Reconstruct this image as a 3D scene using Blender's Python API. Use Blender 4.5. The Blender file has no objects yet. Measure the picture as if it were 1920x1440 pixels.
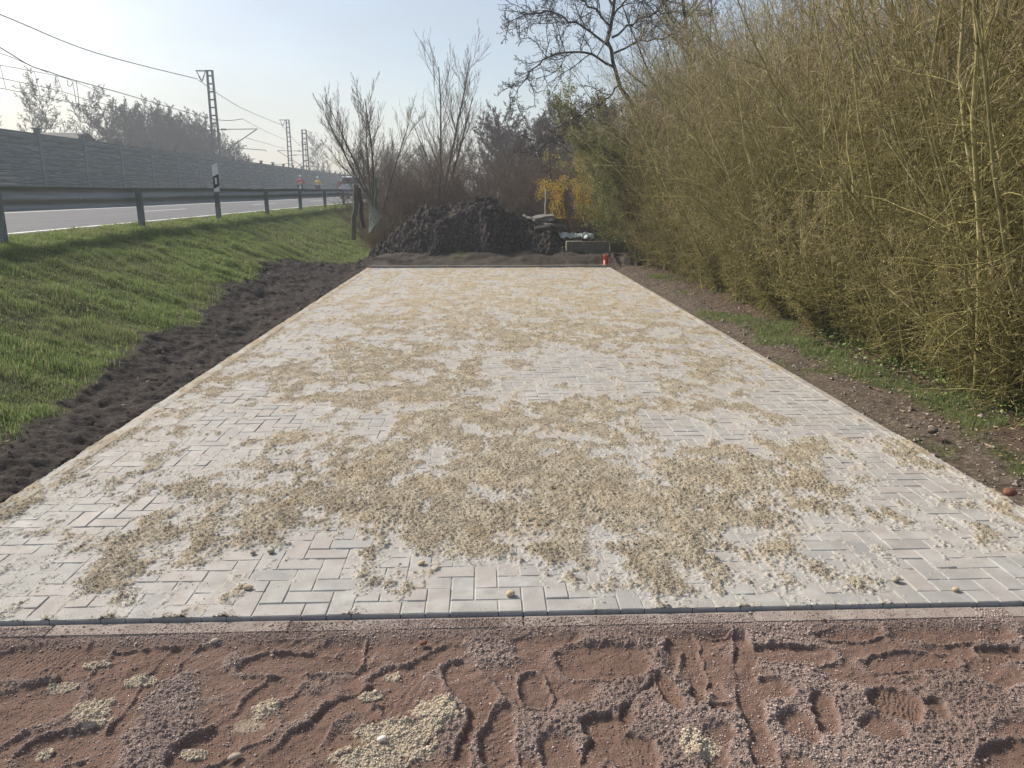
import bpy, bmesh, math, random
import numpy as np
from mathutils import Vector, Matrix
R_=math.radians
sc=bpy.context.scene
# ---------------------------------------------------------------- camera, sky, sun, exposure
cam_d=bpy.data.cameras.new('camera'); cam=bpy.data.objects.new('camera',cam_d); sc.collection.objects.link(cam)
sc.camera=cam
cam_d.sensor_width=36; cam_d.lens=36*1440/1920; cam_d.clip_start=0.05; cam_d.clip_end=3000
CP=math.atan(358/1440); CY=R_(2.12); CH=1.66
cam.location=(0,0,CH); cam.rotation_euler=(math.pi/2-CP,0,-CY)
SUN_AZ=R_(-52)      # measured from +Y towards +X
SUN_EL=R_(37)
w=bpy.data.worlds.new('World'); sc.world=w; w.use_nodes=True
nt=w.node_tree; nt.nodes.clear()
def N(t,**k):
    n=nt.nodes.new(t)
    for a,b in k.items(): setattr(n,a,b)
    return n
out=N('ShaderNodeOutputWorld'); bg=N('ShaderNodeBackground'); sky=N('ShaderNodeTexSky')
sky.sky_type='NISHITA'; sky.sun_disc=False; sky.sun_elevation=SUN_EL; sky.sun_rotation=SUN_AZ
sky.air_density=1.0; sky.dust_density=2.2; sky.ozone_density=1.5
hs=N('ShaderNodeHueSaturation'); hs.inputs['Saturation'].default_value=2.0; hs.inputs['Value'].default_value=.34
hs0=N('ShaderNodeHueSaturation'); hs0.inputs['Saturation'].default_value=1.35; hs0.inputs['Value'].default_value=.45
tc=N('ShaderNodeTexCoord'); mp=N('ShaderNodeMapping'); mp.inputs['Scale'].default_value=(1,1,3.2)
no=N('ShaderNodeTexNoise'); no.inputs['Scale'].default_value=2.6; no.inputs['Detail'].default_value=5; no.inputs['Roughness'].default_value=.5
cr=N('ShaderNodeValToRGB'); cr.color_ramp.elements[0].position=.40; cr.color_ramp.elements[1].position=.68
cr.color_ramp.elements[0].color=(.35,.35,.35,1); cr.color_ramp.elements[1].color=(1,1,1,1)
mx=N('ShaderNodeMix',data_type='RGBA')
bc=N('ShaderNodeMix',data_type='RGBA'); bc.inputs[0].default_value=.6; bc.inputs[7].default_value=(2.3,2.3,2.3,1)
L=nt.links.new
L(sky.outputs[0],hs.inputs['Color']); L(sky.outputs[0],hs0.inputs['Color'])
L(tc.outputs['Generated'],mp.inputs[0]); L(mp.outputs[0],no.inputs['Vector']); L(no.outputs[0],cr.inputs[0])
L(hs.outputs[0],bc.inputs[6])
L(cr.outputs[0],mx.inputs[0]); L(hs0.outputs[0],mx.inputs[6]); L(bc.outputs[2],mx.inputs[7])
L(mx.outputs[2],bg.inputs['Color']); bg.inputs['Strength'].default_value=0.12
L(bg.outputs[0],out.inputs[0])
sd=bpy.data.lights.new('sun','SUN'); sun=bpy.data.objects.new('sun',sd); sc.collection.objects.link(sun)
sd.energy=2.5; sd.angle=R_(12); sd.color=(1,.90,.76)
sdir=Vector((math.sin(SUN_AZ)*math.cos(SUN_EL),math.cos(SUN_AZ)*math.cos(SUN_EL),math.sin(SUN_EL)))
sun.rotation_euler=sdir.to_track_quat('Z','Y').to_euler(); sun.location=(-10,10,20)
sc.view_settings.view_transform='Standard'; sc.view_settings.look='None'; sc.view_settings.gamma=1
sc.view_settings.exposure=1.48
# ---------------------------------------------------------------- helpers
col=sc.collection
rng=np.random.default_rng(7)
def G(px,py,z=0,Y=None):
    x=(px-960)/1440;y=(720-py)/1440
    F=(math.sin(CY)*math.cos(CP),math.cos(CY)*math.cos(CP),-math.sin(CP))
    Rr=(math.cos(CY),-math.sin(CY),0); U=(math.sin(CY)*math.sin(CP),math.cos(CY)*math.sin(CP),math.cos(CP))
    d=[F[i]+x*Rr[i]+y*U[i] for i in range(3)]
    t=(Y/d[1]) if Y is not None else (z-CH)/d[2]
    return np.array((d[0]*t,d[1]*t,CH+d[2]*t))
def tag(o,label=None,cat=None,group=None,kind=None):
    if label: o['label']=label
    if cat: o['category']=cat
    if group: o['group']=group
    if kind: o['kind']=kind
    return o
def empty(name,loc=(0,0,0),rz=0):
    o=bpy.data.objects.new(name,None); col.objects.link(o); o.location=loc; o.rotation_euler=(0,0,rz); o.empty_display_size=.2
    return o
def mesh_of(name,parts,mats,smooth=False,attrs=None):
    """parts: list of (V(n,3), F(m,k), material_index)"""
    me=bpy.data.meshes.new(name)
    vs=[];li=[];lt=[];mi=[];off=0
    for p in parts:
        V,F=p[0],p[1]; m=p[2] if len(p)>2 else 0
        if len(F)==0: continue
        vs.append(V); li.append((F+off).ravel()); lt.append(np.full(len(F),F.shape[1])); mi.append(np.full(len(F),m)); off+=len(V)
    V=np.concatenate(vs).astype(np.float32); li=np.concatenate(li).astype(np.int32); lt=np.concatenate(lt).astype(np.int32); mi=np.concatenate(mi).astype(np.int32)
    me.vertices.add(len(V)); me.vertices.foreach_set('co',V.ravel())
    me.loops.add(len(li)); me.loops.foreach_set('vertex_index',li)
    me.polygons.add(len(lt)); ls=np.concatenate([[0],np.cumsum(lt)[:-1]]).astype(np.int32)
    me.polygons.foreach_set('loop_start',ls); me.polygons.foreach_set('loop_total',lt)
    for m in (mats if isinstance(mats,(list,tuple)) else [mats]): me.materials.append(m)
    me.polygons.foreach_set('material_index',mi)
    me.polygons.foreach_set('use_smooth',np.full(len(lt),bool(smooth)))
    if attrs:
        for k,a in attrs.items():
            at=me.attributes.new(k,'FLOAT_COLOR','POINT'); at.data.foreach_set('color',a.astype(np.float32).ravel())
    me.update(calc_edges=True); me.validate()
    return me
def obj(name,me,parent=None,loc=None,rot=None):
    o=bpy.data.objects.new(name,me); col.objects.link(o)
    if parent: o.parent=parent
    if loc is not None: o.location=loc
    if rot is not None: o.rotation_euler=rot
    return o
class MB:
    def __init__(s): s.p=[]
    def add(s,V,F,m=0): s.p.append((np.asarray(V,float).reshape(-1,3),np.asarray(F,int),m)); return s
    def box(s,a,b,m=0,rot=None,c=None,bev=0):
        x0,y0,z0=a;x1,y1,z1=b
        if bev:
            bm=bmesh.new(); bmesh.ops.create_cube(bm,size=1)
            for v in bm.verts: v.co=Vector(((x0+x1)/2+v.co.x*(x1-x0),(y0+y1)/2+v.co.y*(y1-y0),(z0+z1)/2+v.co.z*(z1-z0)))
            bmesh.ops.bevel(bm,geom=bm.edges[:],offset=bev,segments=2,affect='EDGES')
            bmesh.ops.triangulate(bm,faces=bm.faces[:]); bm.verts.ensure_lookup_table()
            V=np.array([v.co[:] for v in bm.verts]); F=np.array([[v.index for v in f.verts] for f in bm.faces]); bm.free()
        else:
            V=np.array([(x,y,z) for x in (x0,x1) for y in (y0,y1) for z in (z0,z1)],float)
            F=np.array([(0,1,3,2),(4,6,7,5),(0,4,5,1),(2,3,7,6),(0,2,6,4),(1,5,7,3)])
        if rot is not None:
            cc=np.array(c if c is not None else [(x0+x1)/2,(y0+y1)/2,(z0+z1)/2]); M=np.array(rot.to_3x3() if hasattr(rot,'to_3x3') else rot)
            V=(V-cc)@M.T+cc
        return s.add(V,F,m)
    def tube(s,pts,r,n=8,m=0,caps=True):
        pts=np.asarray(pts,float); r=np.full(len(pts),r) if np.isscalar(r) else np.asarray(r,float)
        V,F=tubes(pts[None],r[None],n); s.add(V,F,m)
        if caps:
            K=len(pts); s.add(np.vstack([V[:n],pts[:1]]),[(i,n,(i+1)%n) for i in range(n)],m)
            s.add(np.vstack([V[(K-1)*n:K*n],pts[-1:]]),[((i+1)%n,n,i) for i in range(n)],m)
        return s
    def prism(s,poly,axis,a,b,m=0):
        n=len(poly); V=[]
        for t in (a,b):
            for u,v in poly: V.append((t,u,v) if axis=='x' else ((u,t,v) if axis=='y' else (u,v,t)))
        V=np.array(V,float); s.add(V,[(i,(i+1)%n,n+(i+1)%n,n+i) for i in range(n)],m)
        for base,rev in ((0,False),(n,True)):
            c=V[base:base+n].mean(0); VV=np.vstack([V[base:base+n],c])
            s.add(VV,[((i+1)%n,i,n) if not rev else (i,(i+1)%n,n) for i in range(n)],m)
        return s
    def build(s,name,mats,parent=None,smooth=False,**k):
        return obj(name,mesh_of(name,s.p,mats,smooth),parent,**k)
def tubes(P,Rr,n):
    """P (N,K,3), Rr (N,K)"""
    Nn,K,_=P.shape
    T=np.gradient(P,axis=1); T/=np.linalg.norm(T,axis=2,keepdims=True)+1e-9
    T0=T.mean(1); T0/=np.linalg.norm(T0,axis=1,keepdims=True)+1e-9
    ref=np.where(np.abs(T0[:,2:3])>.8,np.array([[1.,0,0]]),np.array([[0,0,1.]]))
    U=np.cross(ref[:,None,:],T); U/=np.linalg.norm(U,axis=2,keepdims=True)+1e-9
    W=np.cross(T,U)
    a=np.arange(n)*2*np.pi/n
    V=P[:,:,None,:]+Rr[:,:,None,None]*(np.cos(a)[None,None,:,None]*U[:,:,None,:]+np.sin(a)[None,None,:,None]*W[:,:,None,:])
    i=np.arange(n); j=(i+1)%n; k=np.arange(K-1)[:,None]
    f=np.stack([k*n+i,k*n+j,(k+1)*n+j,(k+1)*n+i],-1).reshape(-1,4)
    F=(f[None]+(np.arange(Nn)*K*n)[:,None,None]).reshape(-1,4)
    return V.reshape(-1,3),F
# ---- noise
def _h(ix,iy,s):
    n=(ix.astype(np.int64)*374761393+iy.astype(np.int64)*668265263+s*974634777)&0xffffffff
    n=((n^(n>>13))*1274126177)&0xffffffff
    n=((n^(n>>16))*2246822519)&0xffffffff
    return (n^(n>>15))
def vn(x,y,s=0):
    ix=np.floor(x);iy=np.floor(y);fx=x-ix;fy=y-iy
    def g(dx,dy):
        a=_h(ix+dx,iy+dy,s)/4294967296.*2*np.pi
        return np.cos(a)*(fx-dx)+np.sin(a)*(fy-dy)
    u=fx*fx*fx*(fx*(fx*6-15)+10);v=fy*fy*fy*(fy*(fy*6-15)+10)
    return ((g(0,0)*(1-u)+g(1,0)*u)*(1-v)+(g(0,1)*(1-u)+g(1,1)*u)*v)*1.5
def fbm(x,y,o=4,s=0,g=.5):
    r=0;a=1;t=0
    for i in range(o):
        r=r+a*vn(x*2**i+i*17.3,y*2**i-i*9.1,s+i);t+=a;a*=g
    return r/t
def wor(x,y,s=0):
    """distance to nearest jittered point and a random value of its cell"""
    ix=np.floor(x);iy=np.floor(y);best=np.full(x.shape,9.);rv=np.zeros(x.shape)
    for dx in (-1,0,1):
        for dy in (-1,0,1):
            h=_h(ix+dx,iy+dy,s); h2=_h(ix+dx,iy+dy,s+77)
            d=np.hypot(ix+dx+h/4294967296.-x,iy+dy+h2/4294967296.-y)
            m=d<best; best=np.where(m,d,best); rv=np.where(m,(h2%1000)/1000.,rv)
    return best,rv
def ss(a,b,x): t=np.clip((x-a)/(b-a),0,1); return t*t*(3-2*t)
def grid(xs,ys,zf,keep=None):
    X,Y=np.meshgrid(xs,ys); Z=zf(X,Y)
    V=np.stack([X,Y,Z],-1).reshape(-1,3); nx=len(xs);ny=len(ys)
    i=np.arange(nx-1)[None,:]+np.arange(ny-1)[:,None]*nx
    F=np.stack([i,i+1,i+1+nx,i+nx],-1).reshape(-1,4)
    return V,F,X,Y,Z
def graded(a,b,st): # st(v)->step
    r=[a]
    while r[-1]<b: r.append(r[-1]+st(r[-1]))
    r[-1]=b; return np.array(r)
# ---- materials
def mat(name,stops,scale=5,detail=5,rough=.85,bump=0.,bscale=None,metal=0,coords='Object',stretch=None,island=0.,bdist=.01,spec=.3,sub=None):
    m=bpy.data.materials.new(name); m.use_nodes=True; t=m.node_tree; p=t.nodes['Principled BSDF']; ln=t.links.new
    p.inputs['Roughness'].default_value=rough; p.inputs['Metallic'].default_value=metal; p.inputs['Specular IOR Level'].default_value=spec
    tcn=t.nodes.new('ShaderNodeTexCoord'); mpn=t.nodes.new('ShaderNodeMapping'); ln(tcn.outputs[coords],mpn.inputs[0])
    if stretch: mpn.inputs['Scale'].default_value=stretch
    nz=t.nodes.new('ShaderNodeTexNoise'); nz.inputs['Scale'].default_value=scale; nz.inputs['Detail'].default_value=detail; nz.inputs['Roughness'].default_value=.62
    ln(mpn.outputs[0],nz.inputs['Vector'])
    r=t.nodes.new('ShaderNodeValToRGB'); e=r.color_ramp.elements
    n=len(stops)
    for i,c in enumerate(stops):
        pos=.3+.4*i/(max(1,n-1))
        if i==0: el=e[0]; el.position=pos
        elif i==n-1: el=e[-1]; el.position=pos
        else: el=e.new(pos)
        el.color=(*c,1)
    if n==1: e[-1].color=(*stops[0],1)
    ln(nz.outputs[0],r.inputs[0]); colout=r.outputs[0]
    if island:
        ge=t.nodes.new('ShaderNodeNewGeometry'); h=t.nodes.new('ShaderNodeHueSaturation'); mr=t.nodes.new('ShaderNodeMapRange')
        mr.inputs[3].default_value=1-island; mr.inputs[4].default_value=1+island
        ln(ge.outputs['Random Per Island'],mr.inputs[0]); ln(mr.outputs[0],h.inputs['Value']); ln(colout,h.inputs['Color']); colout=h.outputs[0]
    ln(colout,p.inputs['Base Color'])
    if bump:
        b=t.nodes.new('ShaderNodeBump'); b.inputs['Strength'].default_value=bump; b.inputs['Distance'].default_value=bdist
        n2=t.nodes.new('ShaderNodeTexNoise'); n2.inputs['Scale'].default_value=bscale or scale*6; n2.inputs['Detail'].default_value=4
        ln(mpn.outputs[0],n2.inputs['Vector']); ln(n2.outputs[0],b.inputs['Height']); ln(b.outputs[0],p.inputs['Normal'])
    return m
class MX:
    """small node-building helper for attribute-mixed ground materials"""
    def __init__(s,name,rough=.9):
        s.m=bpy.data.materials.new(name); s.m.use_nodes=True; s.t=s.m.node_tree; s.p=s.t.nodes['Principled BSDF']; s.p.inputs['Roughness'].default_value=rough; s.p.inputs['Specular IOR Level'].default_value=.2
        s.tc=s.t.nodes.new('ShaderNodeTexCoord')
    def noise(s,scale,detail=5,rough=.6,stretch=None):
        n=s.t.nodes.new('ShaderNodeTexNoise'); n.inputs['Scale'].default_value=scale; n.inputs['Detail'].default_value=detail; n.inputs['Roughness'].default_value=rough
        src=s.tc.outputs['Object']
        if stretch:
            mp=s.t.nodes.new('ShaderNodeMapping'); mp.inputs['Scale'].default_value=stretch; s.t.links.new(src,mp.inputs[0]); src=mp.outputs[0]
        s.t.links.new(src,n.inputs['Vector']); return n.outputs[0]
    def ramp(s,src,stops):
        r=s.t.nodes.new('ShaderNodeValToRGB'); e=r.color_ramp.elements
        for i,(pos,c) in enumerate(stops):
            el=e[0] if i==0 else (e[-1] if i==len(stops)-1 else e.new(pos)); el.position=pos; el.color=(*c,1) if len(c)==3 else c
        s.t.links.new(src,r.inputs[0]); return r.outputs[0]
    def step(s,src,a,b):
        m=s.t.nodes.new('ShaderNodeMapRange'); m.inputs[1].default_value=a; m.inputs[2].default_value=b; s.t.links.new(src,m.inputs[0]); return m.outputs[0]
    def math(s,op,a,b):
        m=s.t.nodes.new('ShaderNodeMath'); m.operation=op
        for i,v in enumerate((a,b)):
            if isinstance(v,(int,float)): m.inputs[i].default_value=v
            else: s.t.links.new(v,m.inputs[i])
        return m.outputs[0]
    def mix(s,f,a,b,mode='MIX'):
        m=s.t.nodes.new('ShaderNodeMix'); m.data_type='RGBA'; m.blend_type=mode
        if isinstance(f,(int,float)): m.inputs[0].default_value=f
        else: s.t.links.new(f,m.inputs[0])
        for k,v in ((6,a),(7,b)):
            if isinstance(v,tuple): m.inputs[k].default_value=(*v,1)
            else: s.t.links.new(v,m.inputs[k])
        return m.outputs[2]
    def attr(s,name='zone'):
        a=s.t.nodes.new('ShaderNodeAttribute'); a.attribute_name=name; sp=s.t.nodes.new('ShaderNodeSeparateColor'); s.t.links.new(a.outputs['Color'],sp.inputs[0]); return sp.outputs
    def island(s,lo,hi):
        g=s.t.nodes.new('ShaderNodeNewGeometry'); return s.step(g.outputs['Random Per Island'],0,1) if False else s._mr(g.outputs['Random Per Island'],lo,hi)
    def _mr(s,src,lo,hi):
        m=s.t.nodes.new('ShaderNodeMapRange'); m.inputs[3].default_value=lo; m.inputs[4].default_value=hi; s.t.links.new(src,m.inputs[0]); return m.outputs[0]
    def value(s,colr,v):
        h=s.t.nodes.new('ShaderNodeHueSaturation'); s.t.links.new(colr,h.inputs['Color']); s.t.links.new(v,h.inputs['Value']); return h.outputs[0]
    def bump(s,src,strength=.5,dist=.005,prev=None):
        b=s.t.nodes.new('ShaderNodeBump'); b.inputs['Strength'].default_value=strength; b.inputs['Distance'].default_value=dist; s.t.links.new(src,b.inputs['Height'])
        if prev: s.t.links.new(prev,b.inputs['Normal'])
        return b.outputs[0]
    def done(s,c,n=None):
        s.t.links.new(c,s.p.inputs['Base Color'])
        if n: s.t.links.new(n,s.p.inputs['Normal'])
        return s.m
# ---------------------------------------------------------------- terrain
XL,XR,Y0,Y1=-2.55,2.85,2.82,17.72
def zr(Y): return 1.07+.003*(np.clip(Y,-40,160)-10)
BX=np.array([-400,-17.5,-16.8,-6.6,-6.1,-5.6,-5.1,-4.5,-3.9,-3.3,-2.9,-2.62,2.92,3.2,4.2,6,9,400])
BZ=np.array([1,1,1,.975,1.0,.93,.80,.56,.30,.09,.0,-.04,-.05,.0,.05,.08,.1,.1])
def gbase(X,Y):
    z=np.interp(X,BX,BZ)
    left=X<-2.62
    k=zr(Y)/1.0
    z=np.where(left,z*k,z)
    z=z+.22*ss(17.85,19.1,Y)*ss(-2.9,-2.3,X)*ss(7,5,X)
    # beyond the paving the bank comes down to level ground further right
    z=np.where((X>-6)&(X<=-2.62)&(Y>18),z+0.0,z)
    return z
def xb(Y): # border between dug soil and turf
    return np.interp(Y,[2,4.5,6,8,10,12,14,16,17.5,18.5,20,60],[-2.95,-3.1,-3.25,-3.45,-3.6,-3.8,-4.05,-3.9,-3.4,-3.05,-2.9,-2.9])
def zones(X,Y):
    b=xb(Y)+.34*fbm(X*1.1,Y*.8,3,5)+.22*fbm(X*4,Y*4,3,6,.65)
    grass=ss(.06,-.16,X-b)
    # right verge turf patches
    pr=fbm(X*1.3+4,Y*.9,3,21)
    patch=ss(.02,.28,pr+.30*np.exp(-((X-3.75)/.45)**2)*ss(12,8,Y)-.06)*ss(2.95,3.2,X)*(Y<15)
    patch=np.maximum(patch,ss(.0,.2,.35-np.hypot((X-3.6)/.9,(Y-15.5)/1.6)))
    grass=np.where(X>2.9,patch,grass)
    grass=np.where((X>-2.6)&(X<=2.9),ss(.1,.3,fbm(X*.9,Y*.9,3,22)-.12)*ss(18.3,18.8,Y)*.7,grass)
    grass=np.where((X<-17)|(Y>26)&(X<-2.6),1,grass)
    soil=ss(-2.3,-2.7,X)*(1-grass)
    soil=np.maximum(soil,.7*ss(17.75,18.3,Y)*(1-grass)*(X<3.3)*(X>-3.5))
    litter=ss(3.3,3.9,X)*(1-grass)
    # bare scraped patch by the rail
    sp=ss(.05,.3,fbm(X*1.5,Y*.7,3,31))*ss(-5.75,-6.1,X)
    grass=grass*(1-.8*sp*(X<0))
    return grass,soil,litter,sp
def gz(X,Y):
    g,s,l,_=zones(X,Y)
    z=gbase(X,Y)
    near=ss(-7.,-6.2,X)*ss(45,25,Y)
    z=z+near*(s*(.07*fbm(X*2.2,Y*1.2,4,1)+.08*np.abs(fbm(X*5,Y*3.5,4,2,.6))+.022*fbm(X*18,Y*18,2,3)-.01)
        +g*(.03*fbm(X*1.6,Y*1.6,3,4)+.02*fbm(X*6,Y*6,2,8)))
    right=ss(2.92,3.1,X)
    z=z+right*(.045*fbm(X*1.7,Y*1.5,4,11)+.02*fbm(X*9,Y*9,3,12)-.02)
    back=ss(Y1+.02,Y1+.35,Y)*(X>-3)*(X<3.2)
    z=z+back*(.055+.07*fbm(X*1.5,Y*2.5,4,13)+.03*fbm(X*7,Y*7,3,14))
    inside=(X>-2.66)&(X<2.96)&(Y<Y1+.05)
    return np.where(inside,np.minimum(z,-.09),z)
xs=np.concatenate([[-420,-200,-120,-70,-40,-25,-20,-17.4],graded(-16.8,-7.2,lambda v:.6),graded(-7.0,-2.7,lambda v:.03),[-2.65,-2.6,-2,0,2,2.9,2.95],graded(2.97,5.2,lambda v:.03),graded(5.3,12,lambda v:.4),[20,40,80,200,420]])
# keep centre columns reasonably fine for the strip beyond the paving
xs=np.unique(np.round(np.concatenate([xs,np.arange(-2.7,2.95,.06)]),4))
ys=np.concatenate([[-60,-20,-5,0,1.5],graded(2,20.5,lambda v:.0025*v+.012),graded(20.6,40,lambda v:.25),[44,50,60,80,110,160,240,420]])
V,F,X,Y,Z=grid(xs,ys,gz)
g,s,l,sp=zones(X,Y)
at=np.stack([g,s,l,sp],-1).reshape(-1,4)
q=MX('ground_material',.95)
A=q.attr('zone')
n1=q.noise(30,6); n2=q.noise(3,5); n3=q.noise(140,4)
soilc=q.ramp(n1,[(.3,(.016,.013,.012)),(.55,(.036,.029,.026)),(.75,(.078,.063,.053))])
rightc=q.ramp(n1,[(.3,(.05,.04,.032)),(.5,(.085,.066,.05)),(.72,(.18,.152,.122))])
litc=q.ramp(q.noise(60,5),[(.35,(.035,.024,.017)),(.55,(.09,.055,.035)),(.7,(.20,.15,.10))])
grc=q.ramp(n1,[(.35,(.03,.035,.014)),(.6,(.07,.085,.025)),(.75,(.13,.11,.06))])
c=q.mix(A[1],rightc,soilc); c=q.mix(q.math('MULTIPLY',A[2],.75),c,litc)
c=q.mix(A[0],c,grc)
ground_mat=q.done(c,q.bump(n3,.6,.006,q.bump(n1,.6,.02)))
ground=obj('ground',mesh_of('ground',[(V,F,0)],ground_mat,True,{'zone':at})); tag(ground,kind='structure')
# ---------------------------------------------------------------- road
def translucent(m,f=.5):
    t=m.node_tree; p=t.nodes['Principled BSDF']; o=[n for n in t.nodes if n.type=='OUTPUT_MATERIAL'][0]; tr=t.nodes.new('ShaderNodeBsdfTranslucent'); mx_=t.nodes.new('ShaderNodeMixShader'); mx_.inputs[0].default_value=f
    t.links.new(p.inputs['Base Color'].links[0].from_socket,tr.inputs['Color']); t.links.new(p.outputs[0],mx_.inputs[1]); t.links.new(tr.outputs[0],mx_.inputs[2]); t.links.new(mx_.outputs[0],o.inputs['Surface']); return m
def strip(name,x0,x1,y0,y1,dz,m,kind='structure',step=2,nx=2,dash=None):
    yy=np.arange(y0,y1+.1,step); xx=np.linspace(x0,x1,nx)
    V,F,*_=grid(xx,yy,lambda X,Y:zr(Y)+dz+0*X)
    o=obj(name,mesh_of(name,[(V,F,0)],m,True)); tag(o,kind=kind); return o
q=MX('asphalt',.9); q.p.inputs['Specular IOR Level'].default_value=.2
a1=q.noise(400,3); a2=q.noise(1.2,4,.6,(3,.25,1))
c=q.mix(q.step(a2,.35,.7),(.085,.092,.105),(.125,.132,.145)); c=q.mix(q.step(a1,.5,.75),c,(.16,.16,.17))
asph=q.done(c,q.bump(a1,.35,.004))
paint=mat('road_paint',[(.6,.6,.58),(.8,.8,.78)],30,rough=.6)
strip('road',-14.0,-6.75,-20,300,.0,asph)
strip('road_edge_line',-13.7,-13.5,-20,300,.004,paint)
strip('road_edge_line',-7.06,-6.94,-20,300,.004,paint)
strip('bicycle_path',-16.6,-14.7,-20,300,.03,mat('path_asphalt',[(.16,.16,.17),(.22,.21,.21)],20,rough=.8))
d=[]
for k in range(-2,24):
    y=k*12.; V,F,*_=grid(np.array([-10.44,-10.32]),np.array([y,y+2,y+4]),lambda X,Y:zr(Y)+.004+0*X); d.append((V,F,0))
tag(obj('road_centre_dashes',mesh_of('road_centre_dashes',d,paint)),kind='structure')
# ---------------------------------------------------------------- paving (herringbone blocks)
q=MX('paving_block',.75); q.p.inputs['Specular IOR Level'].default_value=.35
b1=q.noise(260,3); b2=q.noise(7,5); b3=q.noise(1.3,4)
base=q.ramp(q.island(0,1),[(0,(.25,.25,.245)),(.45,(.28,.272,.262)),(.8,(.295,.268,.252)),(1,(.24,.245,.245))])
base=q.mix(q.math('MULTIPLY',q.step(b1,.55,.72),.6),base,(.50,.47,.42))
dust=q.math('MULTIPLY',q.step(b2,.38,.66),q._mr(q.step(b3,.35,.65),.35,1.0))
base=q.mix(q.math('MULTIPLY',dust,.75),base,(.45,.45,.435))
paving_mat=q.done(base,q.bump(b1,.35,.002))
nxc=54; nyc=149; parts=[]
quads=[]
r=random.Random(3)
def brick(x0,y0,x1,y1):
    gp=.0016; x0+=gp;y0+=gp;x1-=gp;y1-=gp; bv=.004
    zt=r.gauss(0,.0010); tx=r.gauss(0,.0009); ty=r.gauss(0,.0009)
    cx=(x0+x1)/2; cy=(y0+y1)/2; V=[]
    for (dd,zz) in ((bv,0),(0,-bv),(0,-.08)):
        for (x,y) in ((x0+dd,y0+dd),(x1-dd,y0+dd),(x1-dd,y1-dd),(x0+dd,y1-dd)):
            V.append((XL+x,Y0+y,zt+zz+(tx if x>cx else -tx)+(ty if y>cy else -ty)))
    return V
BV=[]
for i in range(nxc):
    for j in range(nyc):
        k=(i-j)%4
        if k==0: a=(i*.1,j*.1,min(i+2,nxc)*.1,(j+1)*.1)
        elif k==3: a=(i*.1,j*.1,(i+1)*.1,min(j+2,nyc)*.1)
        elif k==1 and i==0: a=(0,j*.1,.1,(j+1)*.1)
        elif k==2 and j==0: a=(i*.1,0,(i+1)*.1,.1)
        else: continue
        BV.append(brick(*a))
BV=np.array(BV).reshape(-1,12,3); nb=len(BV)
fq=[(0,1,2,3)]+[(i+4,(i+1)%4+4,(i+1)%4,i) for i in range(4)]+[(i+8,(i+1)%4+8,(i+1)%4+4,i+4) for i in range(4)]
FF=(np.array(fq)[None]+(np.arange(nb)*12)[:,None,None]).reshape(-1,4)
paving=obj('paving',mesh_of('paving',[(BV.reshape(-1,3),FF,0)],paving_mat)); tag(paving,kind='structure')
# kerb stones set round it
q=MX('kerb_concrete',.85); b=q.noise(120,4); c=q.ramp(q.noise(9,5),[(.35,(.22,.215,.20)),(.6,(.34,.32,.29))]); kerb_mat=q.done(c,q.bump(b,.4,.003))
def kerb(x0,y0,x1,y1,zt,ax):
    mb=MB(); L_=(x1-x0) if ax=='x' else (y1-y0); n=int(round(L_)); 
    for k in range(n):
        a=k*L_/n+.002; b_=(k+1)*L_/n-.002; dz=r.gauss(0,.0015)
        if ax=='x': mb.box((x0+a,y0,-.2),(x0+b_,y1,zt+dz),bev=.004)
        else: mb.box((x0,y0+a,-.2),(x1,y0+b_,zt+dz),bev=.004)
    return tag(mb.build('kerb',kerb_mat),kind='structure')
kq=kerb(-3.6,Y0-.088,3.9,Y0-.006,-.016,'x'); kq.data.materials[0]=mat('dusty_kerb',[(.20,.165,.145),(.33,.29,.265)],12,rough=.9,bump=.4,bscale=150)
kerb(XL-.062,Y0,XL-.004,Y1,.003,'y')
kerb(XR+.004,Y0,XR+.064,Y1,.006,'y')
kerb(XL-.06,Y1+.004,XR+.06,Y1+.064,.05,'x')
# ---------------------------------------------------------------- loose sand swept over the blocks
bare=[(540,820,190,50,.9),(1060,690,190,35,.9),(1450,745,130,45,1.0),(620,1095,300,75,1.0),(980,1085,160,45,.8),(1000,1130,1100,25,.9),(1800,1060,230,90,1.0),(230,960,170,30,.7),(300,860,90,60,.8),(1290,800,190,40,.8),
      (60,1090,160,50,.5),(1640,930,90,50,.45),(1500,1080,120,40,.4),(980,985,60,35,.6),(1220,885,40,25,.7),(1700,900,170,40,.6),(470,740,60,30,.6),(600,640,60,40,.5),(1210,1000,50,20,.7),(700,1010,120,35,.6)]
thick=[(1060,890,330,120,.8),(760,860,320,90,.5),(1330,745,120,60,.7),(380,890,110,50,.7),(700,960,300,60,.6),(1120,1060,110,55,.9),(230,1085,75,30,1.0),(1560,1060,60,40,.9),(1500,910,260,70,.6),(650,720,220,60,.5),(1000,600,500,90,.4),(1180,960,150,60,.7),(120,1030,150,35,.7),(420,1020,110,35,.6)]
def blobs(X,Y,L_):
    o=np.zeros_like(X)
    for (px,py,sx,sy,a) in L_:
        c=G(px,py); c1=G(px+sx,py); c2=G(px,py-sy); c3=G(px,py+sy)
        rx=abs(c1[0]-c[0]); ry=abs(c2[1]-c3[1])/2
        o=o+a*np.exp(-(((X-c[0])/rx)**2+((Y-c[1])/ry)**2))
    return o
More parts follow.
